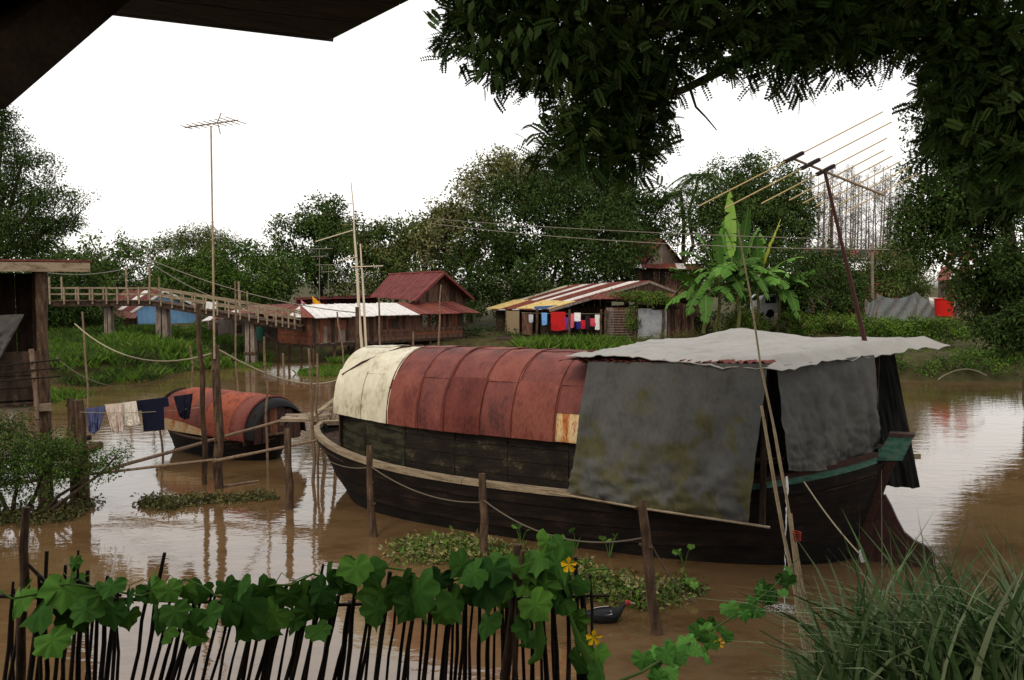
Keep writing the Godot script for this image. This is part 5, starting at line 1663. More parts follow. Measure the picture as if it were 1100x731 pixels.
func river_posts() -> void:
	river_post("short dark post between the small boat and the barge bow", Vector3(-4.81, 0, -18.94), Vector3(-4.905, 1.751, -19.2), 0.085, M.post_wood)
	river_post("rough mooring post beside the barge near its bow", Vector3(-2.696, 0, -16.921), Vector3(-2.794, 1.739, -17.2), 0.075, M.post_wood)
	river_post("mooring post in front of the barge's rusty roof sheets", Vector3(-0.475, 0, -15.285), Vector3(-0.528, 1.562, -15.5), 0.075, M.post_wood)
	river_post("leaning mooring post in front of the hanging side cloth", Vector3(2.052, 0, -12.209), Vector3(1.867, 1.81, -12.6), 0.085, M.post_wood)
	river_post("slim tall post standing beside the stout aerial post", Vector3(-7.461, 0, -21.296), Vector3(-7.289, 4.439, -20.6), 0.065, M.post_wood)
	river_post("stout post carrying the thin aerial mast", Vector3(-6.994, 0, -20.912), Vector3(-7.023, 3.441, -20.9), 0.11, M.post_wood)
	river_post("dark thick post at the end of the washing line", Vector3(-9.566, 0, -19.501), Vector3(-9.563, 2.338, -19.4), 0.13, M.post_wood)
	river_post("dark shorter post leaning against the washing line post", Vector3(-9.774, 0, -19.501), Vector3(-9.897, 2.339, -19.7), 0.1, M.post_wood)
	var g := "thin poles standing in the river"
	for q in [[285, 500, 283, 362, 0.035, "thin pale pole in front of the small boat's hood"], [334, 520, 331, 375, 0.04, "thin reddish pole before the plank landing"], [339, 522, 340, 380, 0.03, "thin crooked pole beside the plank landing"], [346, 500, 342, 415, 0.06, "grey stump holding up the plank landing"], [358, 505, 352, 418, 0.05, "short grey stake beside the barge bow"], [91, 440, 88, 335, 0.04, "dark thin stake in the water beyond the washing line"], [205, 470, 203, 372, 0.035, "pair of thin stakes behind the small boat"], [170, 492, 167, 430, 0.035, "thin stake behind the navy shirt"], [304, 405, 303, 380, 0.06, "thin stake under the brown house porch"], [420, 402, 419, 372, 0.05, "thin stake below the brown house windows"], [471, 400, 474, 306, 0.05, "tall thin pole by the gable end of the brown house"], [445, 400, 444, 356, 0.05, "pale stake standing before the brown house wall"], [408, 402, 407, 320, 0.05, "slanting pole leaning on the brown house wall"], [370, 402, 362, 335, 0.05, "grey pole leaning on the grey planks of the brown house"], [254, 420, 253, 302, 0.04, "thin stick aerial pole near the grey shack"]]:
		var a := Vector3.ZERO
		var d: float = 4760.0 / (q[1] - 300.0)
		a = Vector3((q[0] - 550.0) / 952 * d, 0, -d)
		var b := Vector3((q[2] - 550.0) / 952 * d, 5.0 - (q[3] - 300.0) / 952 * d, -d)
		river_post(q[5], a, b, q[4], M.old_bamboo, g)
	# stumps and driftwood by the washing posts
	for q in [[Vector3(-10.247, 1.011, -19.6), Vector3(-9.056, 1.362, -19.3), 0.12, "thickest weathered log lodged across the washing line posts"], [Vector3(-9.964, 0.865, -19.2), Vector3(-9.2, 0.884, -19.4), 0.09, "lowest weathered log lodged across the washing line posts"], [Vector3(-10.774, 1.249, -19.9), Vector3(-9.687, 1.365, -20.2), 0.08, "slim upper log lodged behind the washing line posts"]]:
		var mb := MB.new()
		stick(mb, q[0], q[1], q[2], q[2] * 0.7, 0.03, 5, 8)
		single("driftwood_log", mb, M.post_wood, q[3], "log", "logs lodged against the posts")


func poles_and_wires() -> void:
	var o := thing("bamboo_mast", "tall pale bamboo mast with crossbars standing before the brown stilt house", "mast", "", Vector3(-8.387, 0.159, -50))
	var at := o.position
	var p := MB.new()
	stick(p, Vector3(0, -1, 0), Vector3(-8.997, 10.396, -50) - at, 0.13, 0.03, 0.004, 8, 7)
	put(o, "pole", p, M.pale_pole)
	var p2 := MB.new()
	stick(p2, Vector3(0.22, -1, 0.05), Vector3(-8.517, 6.981, -50) - at, 0.09, 0.04, 0.004, 6, 7)
	put(o, "pole", p2, M.pale_pole)
	var p3 := MB.new()
	stick(p3, Vector3(-0.3, -1, 0.1), Vector3(-8.717, 3.428, -50) - at, 0.16, 0.13, 0.004, 4, 7)
	put(o, "pole", p3, M.post_wood)
	for q in [[364, 281, 384, 276], [378, 287, 412, 286], [340, 260, 380, 248]]:
		var a := Vector3((q[0] - 550.0) / 952 * 49.9, 5.0 - (q[1] - 300.0) / 952 * 49.9, -49.9)
		var b := Vector3((q[2] - 550.0) / 952 * 49.9, 5.0 - (q[3] - 300.0) / 952 * 49.9, -49.9)
		var mb := MB.new()
		mb.tube(pts([a - at, b - at]), rad([0.03]), 5)
		put(o, "crossbar", mb, M.pale_pole)
	# power poles on the far bank
	for q in [[Vector3(26.918, 3.43, -75), Vector3(26.859, 12.166, -75), 0.16, "dark power pole in front of the bare trees"], [Vector3(24.475, 2.168, -60), Vector3(24.267, 7.377, -60), 0.13, "pale concrete-grey pole beside the net fence"]]:
		var t := thing("power_pole", q[3], "pole", "", q[0])
		var mb := MB.new()
		stick(mb, Vector3(0, -0.6, 0), q[1] - q[0], q[2], q[2] * 0.8, 0.0, 3, 8)
		put(t, "pole", mb, M.post_wood if q[2] > 0.14 else M.grey_wood)
		var cb := MB.new()
		cb.bar(q[1] - q[0] + Vector3(-0.5, -0.4, 0.17), q[1] - q[0] + Vector3(0.5, -0.4, 0.17), 0.08, 0.1)
		put(t, "crossarm", cb, M.post_wood)
	var g := "power lines across the far bank"
	wire("power_line", Vector3(-6.058, 9.464, -66), Vector3(26.754, 6.585, -40), 0.35, 0.022, M.wire, "upper of two thin power lines crossing above the far houses", "wire", g)
	wire("power_line", Vector3(-6.198, 9.122, -66), Vector3(26.764, 6.377, -40), 0.7, 0.026, M.wire, "lower of two thin power lines crossing above the far houses", "wire", g)
	var c := "cables strung over the footbridge"
	wire("bridge_cable", Vector3(-24.504, 5.47, -45), Vector3(-21.574, 6.107, -53), 0.5, 0.028, M.wire, "cable sagging from the hut roof to the footbridge mast", "cable", c)
	wire("bridge_cable", Vector3(-21.573, 6.162, -53), Vector3(-9.002, 3.076, -51), 0.5, 0.03, M.wire, "upper cable slung from the footbridge mast to the brown house", "cable", c)
	wire("bridge_cable", Vector3(-21.577, 5.996, -53), Vector3(-12.247, 3.223, -53), 1.0, 0.03, M.wire, "lower cable slung from the footbridge mast to the brown house", "cable", c)
	wire("mooring_rope", Vector3(-14.827, 3.489, -30), Vector3(-6.993, 3.278, -21), 0.65, 0.022, M.rope, "long rope sagging from the bank to the stout aerial post", "rope")
	wire("mooring_rope", Vector3(-6.992, 3.322, -21), Vector3(-7.69, 0.643, -45), 0.9, 0.03, M.rope, "long rope running from the stout aerial post to the bamboo mast", "rope")
	wire("mooring_rope", Vector3(-15.498, 2.349, -30), Vector3(-6.946, 3.411, -21), 1.0, 0.012, M.dark_rope, "thin dark rope tied high on the stout aerial post", "rope")
	var m := "chains mooring the barge to its posts"
	wire("mooring_chain", Vector3(-4.421, 0.932, -20.2), Vector3(-2.762, 1.314, -17.2), 0.12, 0.014, M.dark_rope, "chain from the barge bow to the first mooring post", "chain", m)
	wire("mooring_chain", Vector3(-2.746, 1.335, -17.1), Vector3(-0.493, 1.068, -15.4), 0.2, 0.014, M.dark_rope, "chain slung between two rough posts before the rusty roof", "chain", m)
	wire("mooring_chain", Vector3(-0.493, 1.101, -15.4), Vector3(1.913, 1.263, -12.6), 0.32, 0.014, M.dark_rope, "chain slung from the middle post to the leaning post", "chain", m)
	wire("mooring_chain", Vector3(1.926, 1.345, -12.6), Vector3(2.639, 0.345, -12.4), 0.12, 0.013, M.dark_rope, "chain dropping from the leaning post to the water", "chain", m)
	wire("mooring_rope", Vector3(4.747, 1.712, -14.2), Vector3(5.046, 1.016, -12.6), 0.05, 0.012, M.rope, "taut orange rope from the barge stern rail down to the grass", "rope")
	wire("mooring_rope", Vector3(6.5, 1.733, -15.4), Vector3(5.472, 0.336, -12.8), 0.0, 0.008, M.dark_rope, "thin line hanging from the painted stern post", "rope")
	var fl := MB.new()
	fl.box(Vector3(5.047, 0.993, -12.5), Vector3(0.07, 0.1, 0.05), Basis(Vector3(0, 0, 1), 0.3))
	fl.box(Vector3(5.018, 1.075, -12.5), Vector3(0.05, 0.06, 0.04), Basis(Vector3(0, 0, 1), 0.7))
	single("rope_float", fl, M.foam, "small white float knotted at the end of the taut rope", "float")
	wire("bent_hose", Vector3(17.414, 0.903, -36), Vector3(19.924, 0.947, -37), -0.35, 0.03, M.rope, "pale hose looping in the shallows by the shore plants", "hose")
	# leaning bamboo bundle in front of the canopy
	var q := thing("leaning_poles", "bundle of bamboo poles leaning in front of the barge's hanging cloths", "poles", "", Vector3(3.784, 0.024, -10.6))
	var b0 := q.position
	for k in [[Vector3(3.83, 0.024, -10.6), Vector3(2.892, 5.641, -11.4), 0.024, 0.01], [Vector3(3.726, 0.071, -10.5), Vector3(3.205, 3.377, -11.3), 0.026, 0.02], [Vector3(3.727, -0.023, -10.7), Vector3(3.586, 1.995, -11.2), 0.022, 0.016], [Vector3(3.899, 0.024, -10.6), Vector3(3.396, 3.071, -11.4), 0.018, 0.012]]:
		var mb := MB.new()
		stick(mb, k[0] - b0 - Vector3(0, 0.4, 0), k[1] - b0, k[2], k[3], 0.004, 7, 7)
		put(q, "pole", mb, M.bamboo)
	var tie := MB.new()
	for k in 4:
		var y := Vector3(3.588, 1.714, -11) - b0 + Vector3(0, k * 0.03, 0)
		var ring := PackedVector3Array()
		for i in 9: ring.append(y + Vector3(cos(TAU * i / 8) * 0.06, 0, sin(TAU * i / 8) * 0.06))
		tie.tube(ring, rad([0.01]), 4)
	put(q, "binding", tie, flat("red_cord", rgb(140, 44, 34), 0.8))


func aerials() -> void:
	# the large aerial on the barge canopy
	var foot := Vector3(6.782, 3.849, -16.6)
	var o := thing("television_aerial", "large many-armed television aerial on a leaning rusty mast above the barge canopy", "aerial", "", foot)
	var top := Vector3(5.797, 6.997, -16.6) - foot
	var m := MB.new()
	stick(m, Vector3(0, -0.6, 0), top, 0.05, 0.03, 0.0, 5, 7)
	put(o, "mast", m, M.iron)
	var b0 := Vector3(5.097, 7.165, -16.2) - foot
	var b1 := Vector3(7.33, 6.645, -17.6) - foot
	var bm := MB.new()
	bm.tube(pts([b0, b0.lerp(b1, 0.5), b1]), rad([0.024]), 6)
	put(o, "boom", bm, M.aerial_boom)
	var left := (Vector3(3.123, 6.168, -15.6) - Vector3(5.097, 7.165, -16.2)).normalized()
	for k in 8:
		var t: float = [0.0, 0.17, 0.33, 0.46, 0.58, 0.7, 0.83, 0.97][k]
		var l: float = [2.1, 1.95, 1.5, 1.15, 1.1, 1.05, 1.0, 0.95][k]
		var p := b0.lerp(b1, t) + Vector3(0, 0.03, 0)
		var mb := MB.new()
		mb.tube(pts([p + left * l, p, p - left * l]), rad([0.013]), 6)
		var e := put(o, "element", mb, M.aerial_rod)
		if k < 3:
			var cl := MB.new()
			cl.bar(p - left * 0.2, p + left * 0.2, 0.09, 0.07)
			put(e, "clamp", cl, M.aerial_clamp)
	# slim aerial on the stout river post
	var f2 := Vector3(-7.025, 3.33, -20.9)
	var s := thing("slim_aerial", "small television aerial on a very thin tall mast above the stout river post", "aerial", "", f2)
	var sm := MB.new()
	stick(sm, Vector3(0.02, -0.2, 0.13), Vector3(-6.971, 8.52, -20.9) - f2 + Vector3(0, 0, 0.1), 0.028, 0.018, 0.001, 6, 6)
	put(s, "mast", sm, M.bamboo)
	var c0 := Vector3(-7.469, 8.449, -20.6) - f2 + Vector3(0, 0, 0.1)
	var c1 := Vector3(-6.431, 8.722, -21.2) - f2 + Vector3(0, 0, 0.1)
	var sb := MB.new()
	sb.tube(pts([c0, c1]), rad([0.016]), 5)
	put(s, "boom", sb, M.aerial_boom)
	for k in 9:
		var p := c0.lerp(c1, 0.04 + k * 0.115)
		var mb := MB.new()
		var l := 0.16 + 0.02 * k
		mb.tube(pts([p + Vector3(-0.1, -0.03, 0.9) * l * 2, p, p + Vector3(0.1, 0.03, -0.9) * l * 2]), rad([0.01]), 4)
		put(s, "element", mb, M.aerial_boom)
	var rf := MB.new()
	rf.tube(pts([Vector3(-6.725, 8.84, -20.9) - f2 + Vector3(0, 0, 0.1), Vector3(-6.817, 8.627, -20.9) - f2 + Vector3(0, 0, 0.1), Vector3(-6.758, 8.349, -20.9) - f2 + Vector3(0, 0, 0.1)]), rad([0.013]), 5)
	put(s, "reflector", rf, M.aerial_boom)
	# aerials on far roofs
	for q in [[Vector3(-21.721, 3.774, -53.2), Vector3(-21.637, 6.776, -53.2), "thin mast with a crossbar on the footbridge pier"], [Vector3(-13.044, 3.114, -60), Vector3(-12.986, 7.003, -60), "thin roof aerial behind the yellow flag"], [Vector3(-13.308, 2.988, -64), Vector3(-13.198, 6.003, -64), "shorter roof aerial beside the brown house ridge"], [Vector3(14.144, 7.537, -76), Vector3(14.114, 9.904, -76), "flat-topped aerial above the grey gable house"]]:
		var a := thing("roof_aerial", q[2], "aerial", "aerials on the far roofs", q[0])
		var tp: Vector3 = q[1] - q[0]
		var mb := MB.new()
		mb.tube(pts([Vector3(0, -0.3, 0), tp]), rad([0.035, 0.025]), 5)
		put(a, "mast", mb, M.wire)
		for k in 2:
			var cb := MB.new()
			var w := 0.9 - 0.35 * k
			cb.tube(pts([tp + Vector3(-w, -0.5 * k, 0.04), tp + Vector3(w, -0.5 * k + 0.05, 0.04)]), rad([0.025]), 4)
			put(a, "crossbar", cb, M.wire)


func washing_line() -> void:
	var a := Vector3(-9.482, 2.085, -19.3)
	var b := Vector3(-7.326, 1.998, -20.6)
	wire("clothes_line", a, b, 0.06, 0.007, M.rope, "thin line carrying dark and pale clothes between the river posts", "cord")
	flat("blue_grey_cloth", rgb(84, 88, 124), 0.9)
	flat("pale_cloth", rgb(204, 184, 170), 0.9)
	flat("bone_cloth", rgb(214, 204, 190), 0.9)
	flat("navy_cloth", rgb(18, 20, 40), 0.9)
	flat("black_blue_cloth", rgb(26, 24, 40), 0.9)
	single("hung_cloth", cloth(Vector3(-9.415, 2.149, -19.42), Vector3(-9.065, 2.186, -19.6), Vector3(-9.385, 1.605, -19.45), Vector3(-9.206, 1.662, -19.6), 2, 0.08, 3), M.blue_grey_cloth, "crumpled blue-grey cloth hanging next to the thick river post", "cloth")
	single("hung_cloth", cloth(Vector3(-9.094, 2.204, -19.62), Vector3(-8.757, 2.22, -19.8), Vector3(-8.96, 1.591, -19.65), Vector3(-8.775, 1.607, -19.8), 2, 0.07, 5), M.pale_cloth, "pale pinkish cloth hanging in a point on the washing line", "cloth")
	single("hung_cloth", cloth(Vector3(-8.787, 2.217, -19.82), Vector3(-8.527, 2.242, -19.95), Vector3(-8.752, 1.726, -19.85), Vector3(-8.457, 1.731, -19.95), 2, 0.05, 8), M.bone_cloth, "cream cloth hanging between the pinkish cloth and the navy shirt", "cloth")
	# navy shirt: body and two sleeves in one outline
	var z := 20.1
	var sh := MB.new()
	sh.plate(pts([Vector3(-8.612, 2.221, -20.1), Vector3(-7.887, 2.307, -20.1), Vector3(-7.85, 2.092, -20.1), Vector3(-7.978, 2.071, -20.1), Vector3(-7.971, 1.556, -20.1), Vector3(-8.441, 1.513, -20.1), Vector3(-8.469, 2.007, -20.1), Vector3(-8.598, 1.985, -20.1)]), Vector3(0.0, 0.0, -0.04))
	single("hung_shirt", sh, M.navy_cloth, "navy short-sleeved shirt spread on the washing line", "shirt")
	single("hung_cloth", cloth(Vector3(-7.814, 2.301, -20.3), Vector3(-7.434, 2.34, -20.5), Vector3(-7.697, 1.847, -20.3), Vector3(-7.536, 1.75, -20.5), 2, 0.08, 15), M.black_blue_cloth, "dark bunched garment hanging by the slim tall post", "cloth")


func gangways() -> void:
	var g := "bamboo rails along the river posts"
	for q in [[Vector3(-9.439, 0.562, -20.4), Vector3(-5.457, 1.521, -22.4), 0.045, "upper bamboo rail rising past the stout post to the small boat"], [Vector3(-11.45, 0.471, -19.2), Vector3(-6.962, 0.763, -20.6), 0.04, "lower bamboo rail running from the hut to the stout post"], [Vector3(-7.051, 0.718, -20.6), Vector3(-4.48, 1.195, -20.9), 0.04, "lower bamboo rail reaching from the stout post to the barge bow"], [Vector3(-6.978, 0.024, -21), Vector3(-6.254, 0.022, -21.6), 0.035, "short floating pole beside the foot of the stout post"]]:
		var mb := MB.new()
		stick(mb, q[0], q[1], q[2], q[2] * 0.8, 0.004, 8, 7)
		single("bamboo_rail", mb, M.old_bamboo, q[3], "rail", g)
	var o := thing("plank_landing", "rough plank landing between the small boat and the barge bow", "landing", "", Vector3(-5.269, 1.401, -22.4))
	for k in 4:
		var mb := MB.new()
		mb.box(Vector3(-5.268, 1.473, -22.4) - o.position + Vector3(0.0, rnd(-0.01, 0.01), -0.3 + k * 0.22), Vector3(1.15 - 0.1 * (k % 2), 0.07, 0.2), Basis(Vector3.UP, rnd(-0.06, 0.06)))
		put(o, "plank", mb, M.pale_wood)
	for k in 2:
		var mb := MB.new()
		mb.bar(Vector3(-5.742, 1.393, -22.3) - o.position + Vector3(k * 0.8, 0, 0.35), Vector3(-5.848, 1.296, -22.9) - o.position + Vector3(k * 0.8, 0, -0.2), 0.1, 0.08)
		put(o, "bearer", mb, M.post_wood)
	for q in [[Vector3(-4.987, 1.559, -22), Vector3(-4.328, 2.089, -23), "steep worn plank laid from the landing up to the barge roof"], [Vector3(-5.172, 1.575, -22.2), Vector3(-4.323, 1.812, -22.2), "flatter worn plank laid from the landing onto the barge bow"]]:
		var mb := MB.new()
		mb.bar(q[0], q[1], 0.16, 0.06)
		single("gang_plank", mb, M.pale_wood, q[2], "plank", "planks laid onto the barge")


# ---------------------------------------------------------------- floating plants
func water_plants() -> void:
	var tones := [Color(0.12, 0.15, 0.045), Color(0.18, 0.19, 0.075), Color(0.09, 0.12, 0.035), Color(0.22, 0.2, 0.09), Color(0.08, 0.15, 0.03)]
	var mats := [["floating mat of yellowing water hyacinth in front of the barge hull", [[Vector3(-1.189, 0.05, -15.874), Vector3(1.0, 0.16, 0.8), 190], [Vector3(-0.331, 0.05, -15.442), Vector3(0.8, 0.16, 0.7), 120], [Vector3(-1.745, 0.02, -16.313), Vector3(0.5, 0.1, 0.4), 40]]], ["floating mat of water hyacinth around the leaning mooring post", [[Vector3(1.353, 0.05, -14.007), Vector3(0.9, 0.16, 0.7), 170], [Vector3(2.031, 0.05, -13.504), Vector3(0.7, 0.16, 0.6), 130], [Vector3(2.776, 0.03, -13.977), Vector3(0.4, 0.12, 0.4), 40], [Vector3(0.636, 0.05, -14.835), Vector3(0.7, 0.15, 0.6), 100]]], ["long drift of brownish water weed across the water below the washing", [[Vector3(-9.706, 0.02, -18.56), Vector3(1.4, 0.09, 0.55), 170], [Vector3(-8.659, 0.02, -19.1), Vector3(1.4, 0.09, 0.5), 170], [Vector3(-7.488, 0.02, -19.505), Vector3(1.3, 0.08, 0.45), 140], [Vector3(-6.24, 0.02, -19.841), Vector3(1.0, 0.07, 0.4), 80], [Vector3(-10.351, 0.02, -18.12), Vector3(1.0, 0.1, 0.5), 90]]]]
	for k in 3:
		plant("water_hyacinth", mats[k][0], "water plants", mats[k][1], "round", 0.2 if k < 2 else 0.19, tones if k < 2 else [Color(0.1, 0.1, 0.045), Color(0.13, 0.11, 0.05), Color(0.07, 0.075, 0.03)], "", "stuff")
	# a few single upright leaves above the mats
	for q in [[Vector3(1.21, 0, -16.147), 0.45], [Vector3(1.754, 0, -15.598), 0.4], [Vector3(2.991, 0, -15.084), 0.4], [Vector3(0.176, 0, -16.437), 0.4], [Vector3(2.948, 0, -13.722), 0.22], [Vector3(0.835, 0, -15.598), 0.35]]:
		var o := thing("taro_plant", "young heart-leaved plant standing above the floating mats", "plant", "upright plants among the floating mats", q[0])
		for i in 4:
			var a := rnd(0, TAU)
			var tip := Vector3(cos(a) * 0.14, q[1] * rnd(0.6, 1.1), sin(a) * 0.14)
			var s := MB.new()
			s.tinted = true
			s.tint = Color(0.07, 0.13, 0.03)
			s.tube(pts([Vector3.ZERO, tip * 0.6 + Vector3(0, 0.05, 0), tip]), rad([0.009, 0.007, 0.005]), 4)
			var st := put(o, "stalk", s, M.leaf)
			put(st, "leaf", gourd_leaf(0.075, Color(0.1, 0.2, 0.04) * rnd(0.7, 1.2)), M.leaf, tip).basis = Basis(Vector3.UP, rnd(0, TAU)) * Basis(Vector3.RIGHT, rnd(-1.2, -0.3))


# ---------------------------------------------------------------- trees of the near bank
func near_trees() -> void:
	# overhanging branches: the trunk stands out of view beside the porch
	var base := Vector3(8.5, 1.6, -5.6)
	var o := thing("overhanging_tree", "dark leafy branches hanging into the sky from a tree beside the porch", "tree", "", base)
	var tr := MB.new()
	limb(tr, Vector3(0, -0.5, 0), Vector3(-0.3, 6.4, -0.2), 0.34, 0.22)
	var lf := MB.new()
	var dk := MID
	# [pixel, pixel, distance, radius in metres, clumps]
	var bl := [[Vector3(-0.296, 6.901, -6.4), 0.2, 16], [Vector3(-0.407, 6.914, -6.4), 0.1, 6], [Vector3(-0.382, 6.708, -6.4), 0.1, 6], [Vector3(-0.099, 6.804, -6.4), 0.34, 34], [Vector3(0.2, 6.865, -6.5), 0.42, 50], [Vector3(-0.032, 6.522, -6.3), 0.2, 16], [Vector3(0.264, 6.527, -6.4), 0.2, 18], [Vector3(0.535, 6.8, -6.5), 0.45, 58], [Vector3(0.603, 6.505, -6.5), 0.24, 22], [Vector3(0.949, 6.894, -6.6), 0.45, 52], [Vector3(1.254, 6.947, -6.6), 0.28, 22], [Vector3(0.871, 6.505, -6.5), 0.3, 26], [Vector3(0.706, 6.241, -6.5), 0.24, 19], [Vector3(0.411, 5.993, -6.4), 0.22, 24], [Vector3(0.564, 6.071, -6.4), 0.22, 20], [Vector3(0.942, 6.141, -6.5), 0.3, 34], [Vector3(0.877, 5.942, -6.5), 0.22, 20], [Vector3(1.143, 6.208, -6.5), 0.28, 28], [Vector3(1.313, 6.075, -6.5), 0.24, 18], [Vector3(1.482, 6.042, -6.5), 0.14, 7], [Vector3(1.107, 6.406, -6.5), 0.22, 15], [Vector3(1.514, 6.708, -6.4), 0.3, 24], [Vector3(1.419, 6.514, -6.4), 0.2, 11], [Vector3(1.776, 6.804, -6.4), 0.36, 40], [Vector3(1.748, 6.546, -6.4), 0.24, 16], [Vector3(2.011, 6.586, -6.3), 0.26, 24], [Vector3(2.169, 6.869, -6.4), 0.36, 42], [Vector3(2.366, 6.649, -6.3), 0.24, 20], [Vector3(2.458, 6.871, -6.3), 0.32, 38], [Vector3(2.643, 6.767, -6.2), 0.28, 36], [Vector3(2.928, 6.841, -6.2), 0.4, 50], [Vector3(3.112, 6.474, -6.1), 0.32, 48], [Vector3(1.516, 6.008, -6.5), 0.14, 14], [Vector3(1.447, 6.155, -6.5), 0.16, 14], [Vector3(3.146, 6.661, -6), 0.4, 52], [Vector3(3.257, 6.176, -6), 0.36, 48], [Vector3(3.094, 6.071, -6.1), 0.26, 24], [Vector3(3.312, 6.455, -5.9), 0.4, 50], [Vector3(3.429, 5.746, -6), 0.36, 42], [Vector3(3.535, 6.196, -5.8), 0.5, 50], [Vector3(1.377, 7.093, -6.4), 0.4, 40], [Vector3(0.732, 7.158, -6.5), 0.4, 40], [Vector3(2.098, 7.093, -6.4), 0.4, 40], [Vector3(0.066, 7.093, -6.4), 0.35, 35], [Vector3(2.73, 7.059, -6.2), 0.4, 40], [Vector3(3.237, 7.089, -6.2), 0.4, 40]]
	for b in bl: fill(lf, "pinnate", b[0] - base, Vector3(b[1], b[1], b[1] * 1.3), int(b[2] * 1.6), 0.19, dk, 0.1)
	# unseen extra crown, added above and beside the porch to block sky light
	for q in [[-3.0, 7.6, -1.6, 1.7, 120], [-5.4, 7.4, -1.2, 1.6, 110], [-0.4, 7.8, -1.0, 1.9, 130], [-7.4, 6.9, -1.0, 1.3, 80], [-2.0, 7.0, 1.2, 1.8, 110], [0.6, 6.0, -1.6, 1.5, 90], [-3.4, 7.2, 2.6, 1.9, 150], [-6.0, 7.0, 2.4, 1.9, 150], [-8.4, 6.8, 2.2, 1.8, 140], [-0.6, 7.0, 2.8, 1.9, 140], [-4.6, 7.6, 0.4, 1.8, 150], [-7.4, 7.4, 0.3, 1.7, 140], [-1.6, 8.4, -0.4, 2.0, 150], [-9.6, 7.2, 0.6, 1.5, 100], [-5.0, 8.6, -2.2, 1.9, 150], [-2.2, 8.8, -2.4, 1.9, 150], [-7.6, 8.2, -1.8, 1.6, 110], [1.2, 7.4, -2.6, 1.9, 130]]:
		fill(lf, "broad", Vector3(q[0], q[1], q[2]), Vector3(q[3], q[3] * 0.7, q[3]), q[4], 0.42, dk, 0.2)
	for q in [[Vector3(2.921, 7.028, -6.2), Vector3(0.467, 6.865, -6.5), 0.09], [Vector3(2.26, 6.997, -6.3), Vector3(0.606, 6.141, -6.5), 0.05], [Vector3(1.398, 7.126, -6.5), Vector3(0.943, 6.075, -6.5), 0.03], [Vector3(1.644, 6.804, -6.4), Vector3(1.235, 6.878, -6.5), 0.016], [Vector3(2.862, 6.904, -6.2), Vector3(1.912, 6.579, -6.4), 0.035], [Vector3(3.376, 7.082, -6), Vector3(2.814, 6.404, -6.2), 0.05], [Vector3(1.138, 6.603, -6.5), Vector3(1.482, 6.075, -6.5), 0.016], [Vector3(0.6, 6.996, -6.5), Vector3(-0.197, 6.772, -6.4), 0.025]]:
		limb(tr, q[0] - base, q[1] - base, q[2], q[2] * 0.25)
	limb(tr, Vector3(-0.3, 6.2, -0.2), Vector3(2.921, 7.028, -6.2) - base, 0.2, 0.09)
	limb(tr, Vector3(-0.3, 5.4, -0.2), Vector3(3.535, 6.196, -5.8) - base, 0.14, 0.06)
	put(o, "trunk", tr, M.bark)
	put(o, "crown", lf, M.leaf)
	# broad pointed leaves at the tips of another species in front
	var t2 := MB.new()
	for k in 46:
		var px := 500.0 + k * 2.3 + rnd(-4, 4)
		var py := 35.0 + rnd(0, 55) * (1.0 if px < 545 else 0.85)
		if px < 512: py = rnd(0, 60)
		var p := Vector3((px - 550.0) / 952 * 6.1, 5.0 + (300.0 - py) / 952 * 6.1, -6.1 + rnd(-0.3, 0.3)) - base
		t2.tint = dk[R.randi() % 3]
		var ax := Vector3(rnd(-0.5, 0.4), -1, rnd(-0.4, 0.4)).normalized()
		var sd := ax.cross(Vector3(rnd(-0.4, 0.4), 0, 1)).normalized() * 0.024
		t2.tri(p, p + ax * 0.05 + sd, p + ax * 0.12); t2.tri(p, p + ax * 0.12, p + ax * 0.05 - sd)
	t2.tinted = true
	put(o, "drooping_leaves", t2, M.leaf)
	# tall dark tree on the right bank
	var rb := Vector3(23.474, 0.4, -39.683)
	var at := func(px: float, py: float, d: float) -> Vector3: return Vector3((px - 550.0) / 952 * d, 5.0 + (300.0 - py) / 952 * d, -d)
	var spots := []
	for q in [[1030, 150, 33, 1.5, 120], [1000, 215, 33, 1.6, 130], [985, 245, 33, 1.3, 90], [1012, 118, 33, 0.9, 50], [1050, 120, 33, 2.4, 240], [1060, 190, 32, 2.6, 290], [1035, 240, 33, 1.9, 180], [1085, 260, 32, 2.4, 260], [1070, 310, 32, 1.8, 190], [1090, 340, 32, 1.6, 170], [1110, 150, 33, 2.8, 260], [1100, 60, 34, 3.0, 260], [1130, 230, 32, 3.0, 260], [1120, 320, 32, 2.4, 220], [1040, 70, 34, 1.8, 130]]:
		spots.append([at.call(q[0], q[1], q[2]), q[3], q[3] * 0.85, q[4]])
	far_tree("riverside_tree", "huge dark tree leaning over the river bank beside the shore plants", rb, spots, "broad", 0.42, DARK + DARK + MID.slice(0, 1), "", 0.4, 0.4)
	# layered tree behind the hut
	spots = []
	for q in [[30, 175, 34, 1.5, 0.5, 70], [-5, 150, 34, 1.6, 0.6, 80], [50, 215, 34, 1.5, 0.4, 75], [10, 200, 34, 1.9, 0.6, 100], [70, 236, 34, 0.8, 0.25, 30], [20, 240, 34, 1.8, 0.5, 90], [-20, 220, 34, 1.9, 0.9, 110], [35, 262, 34, 1.5, 0.4, 70], [-15, 120, 34, 1.2, 0.5, 60], [0, 268, 34, 1.6, 0.5, 80], [60, 246, 34, 0.9, 0.25, 32], [10, 130, 34, 0.9, 0.35, 34]]:
		spots.append([at.call(q[0], q[1], q[2]), q[3], q[4], q[5]])
	far_tree("layered_tree", "dark tree with flat layered branches rising behind the river hut", Vector3(-20.198, 0.697, -34), spots, "small", 0.42, DARK, "", 0.15, 0.35)


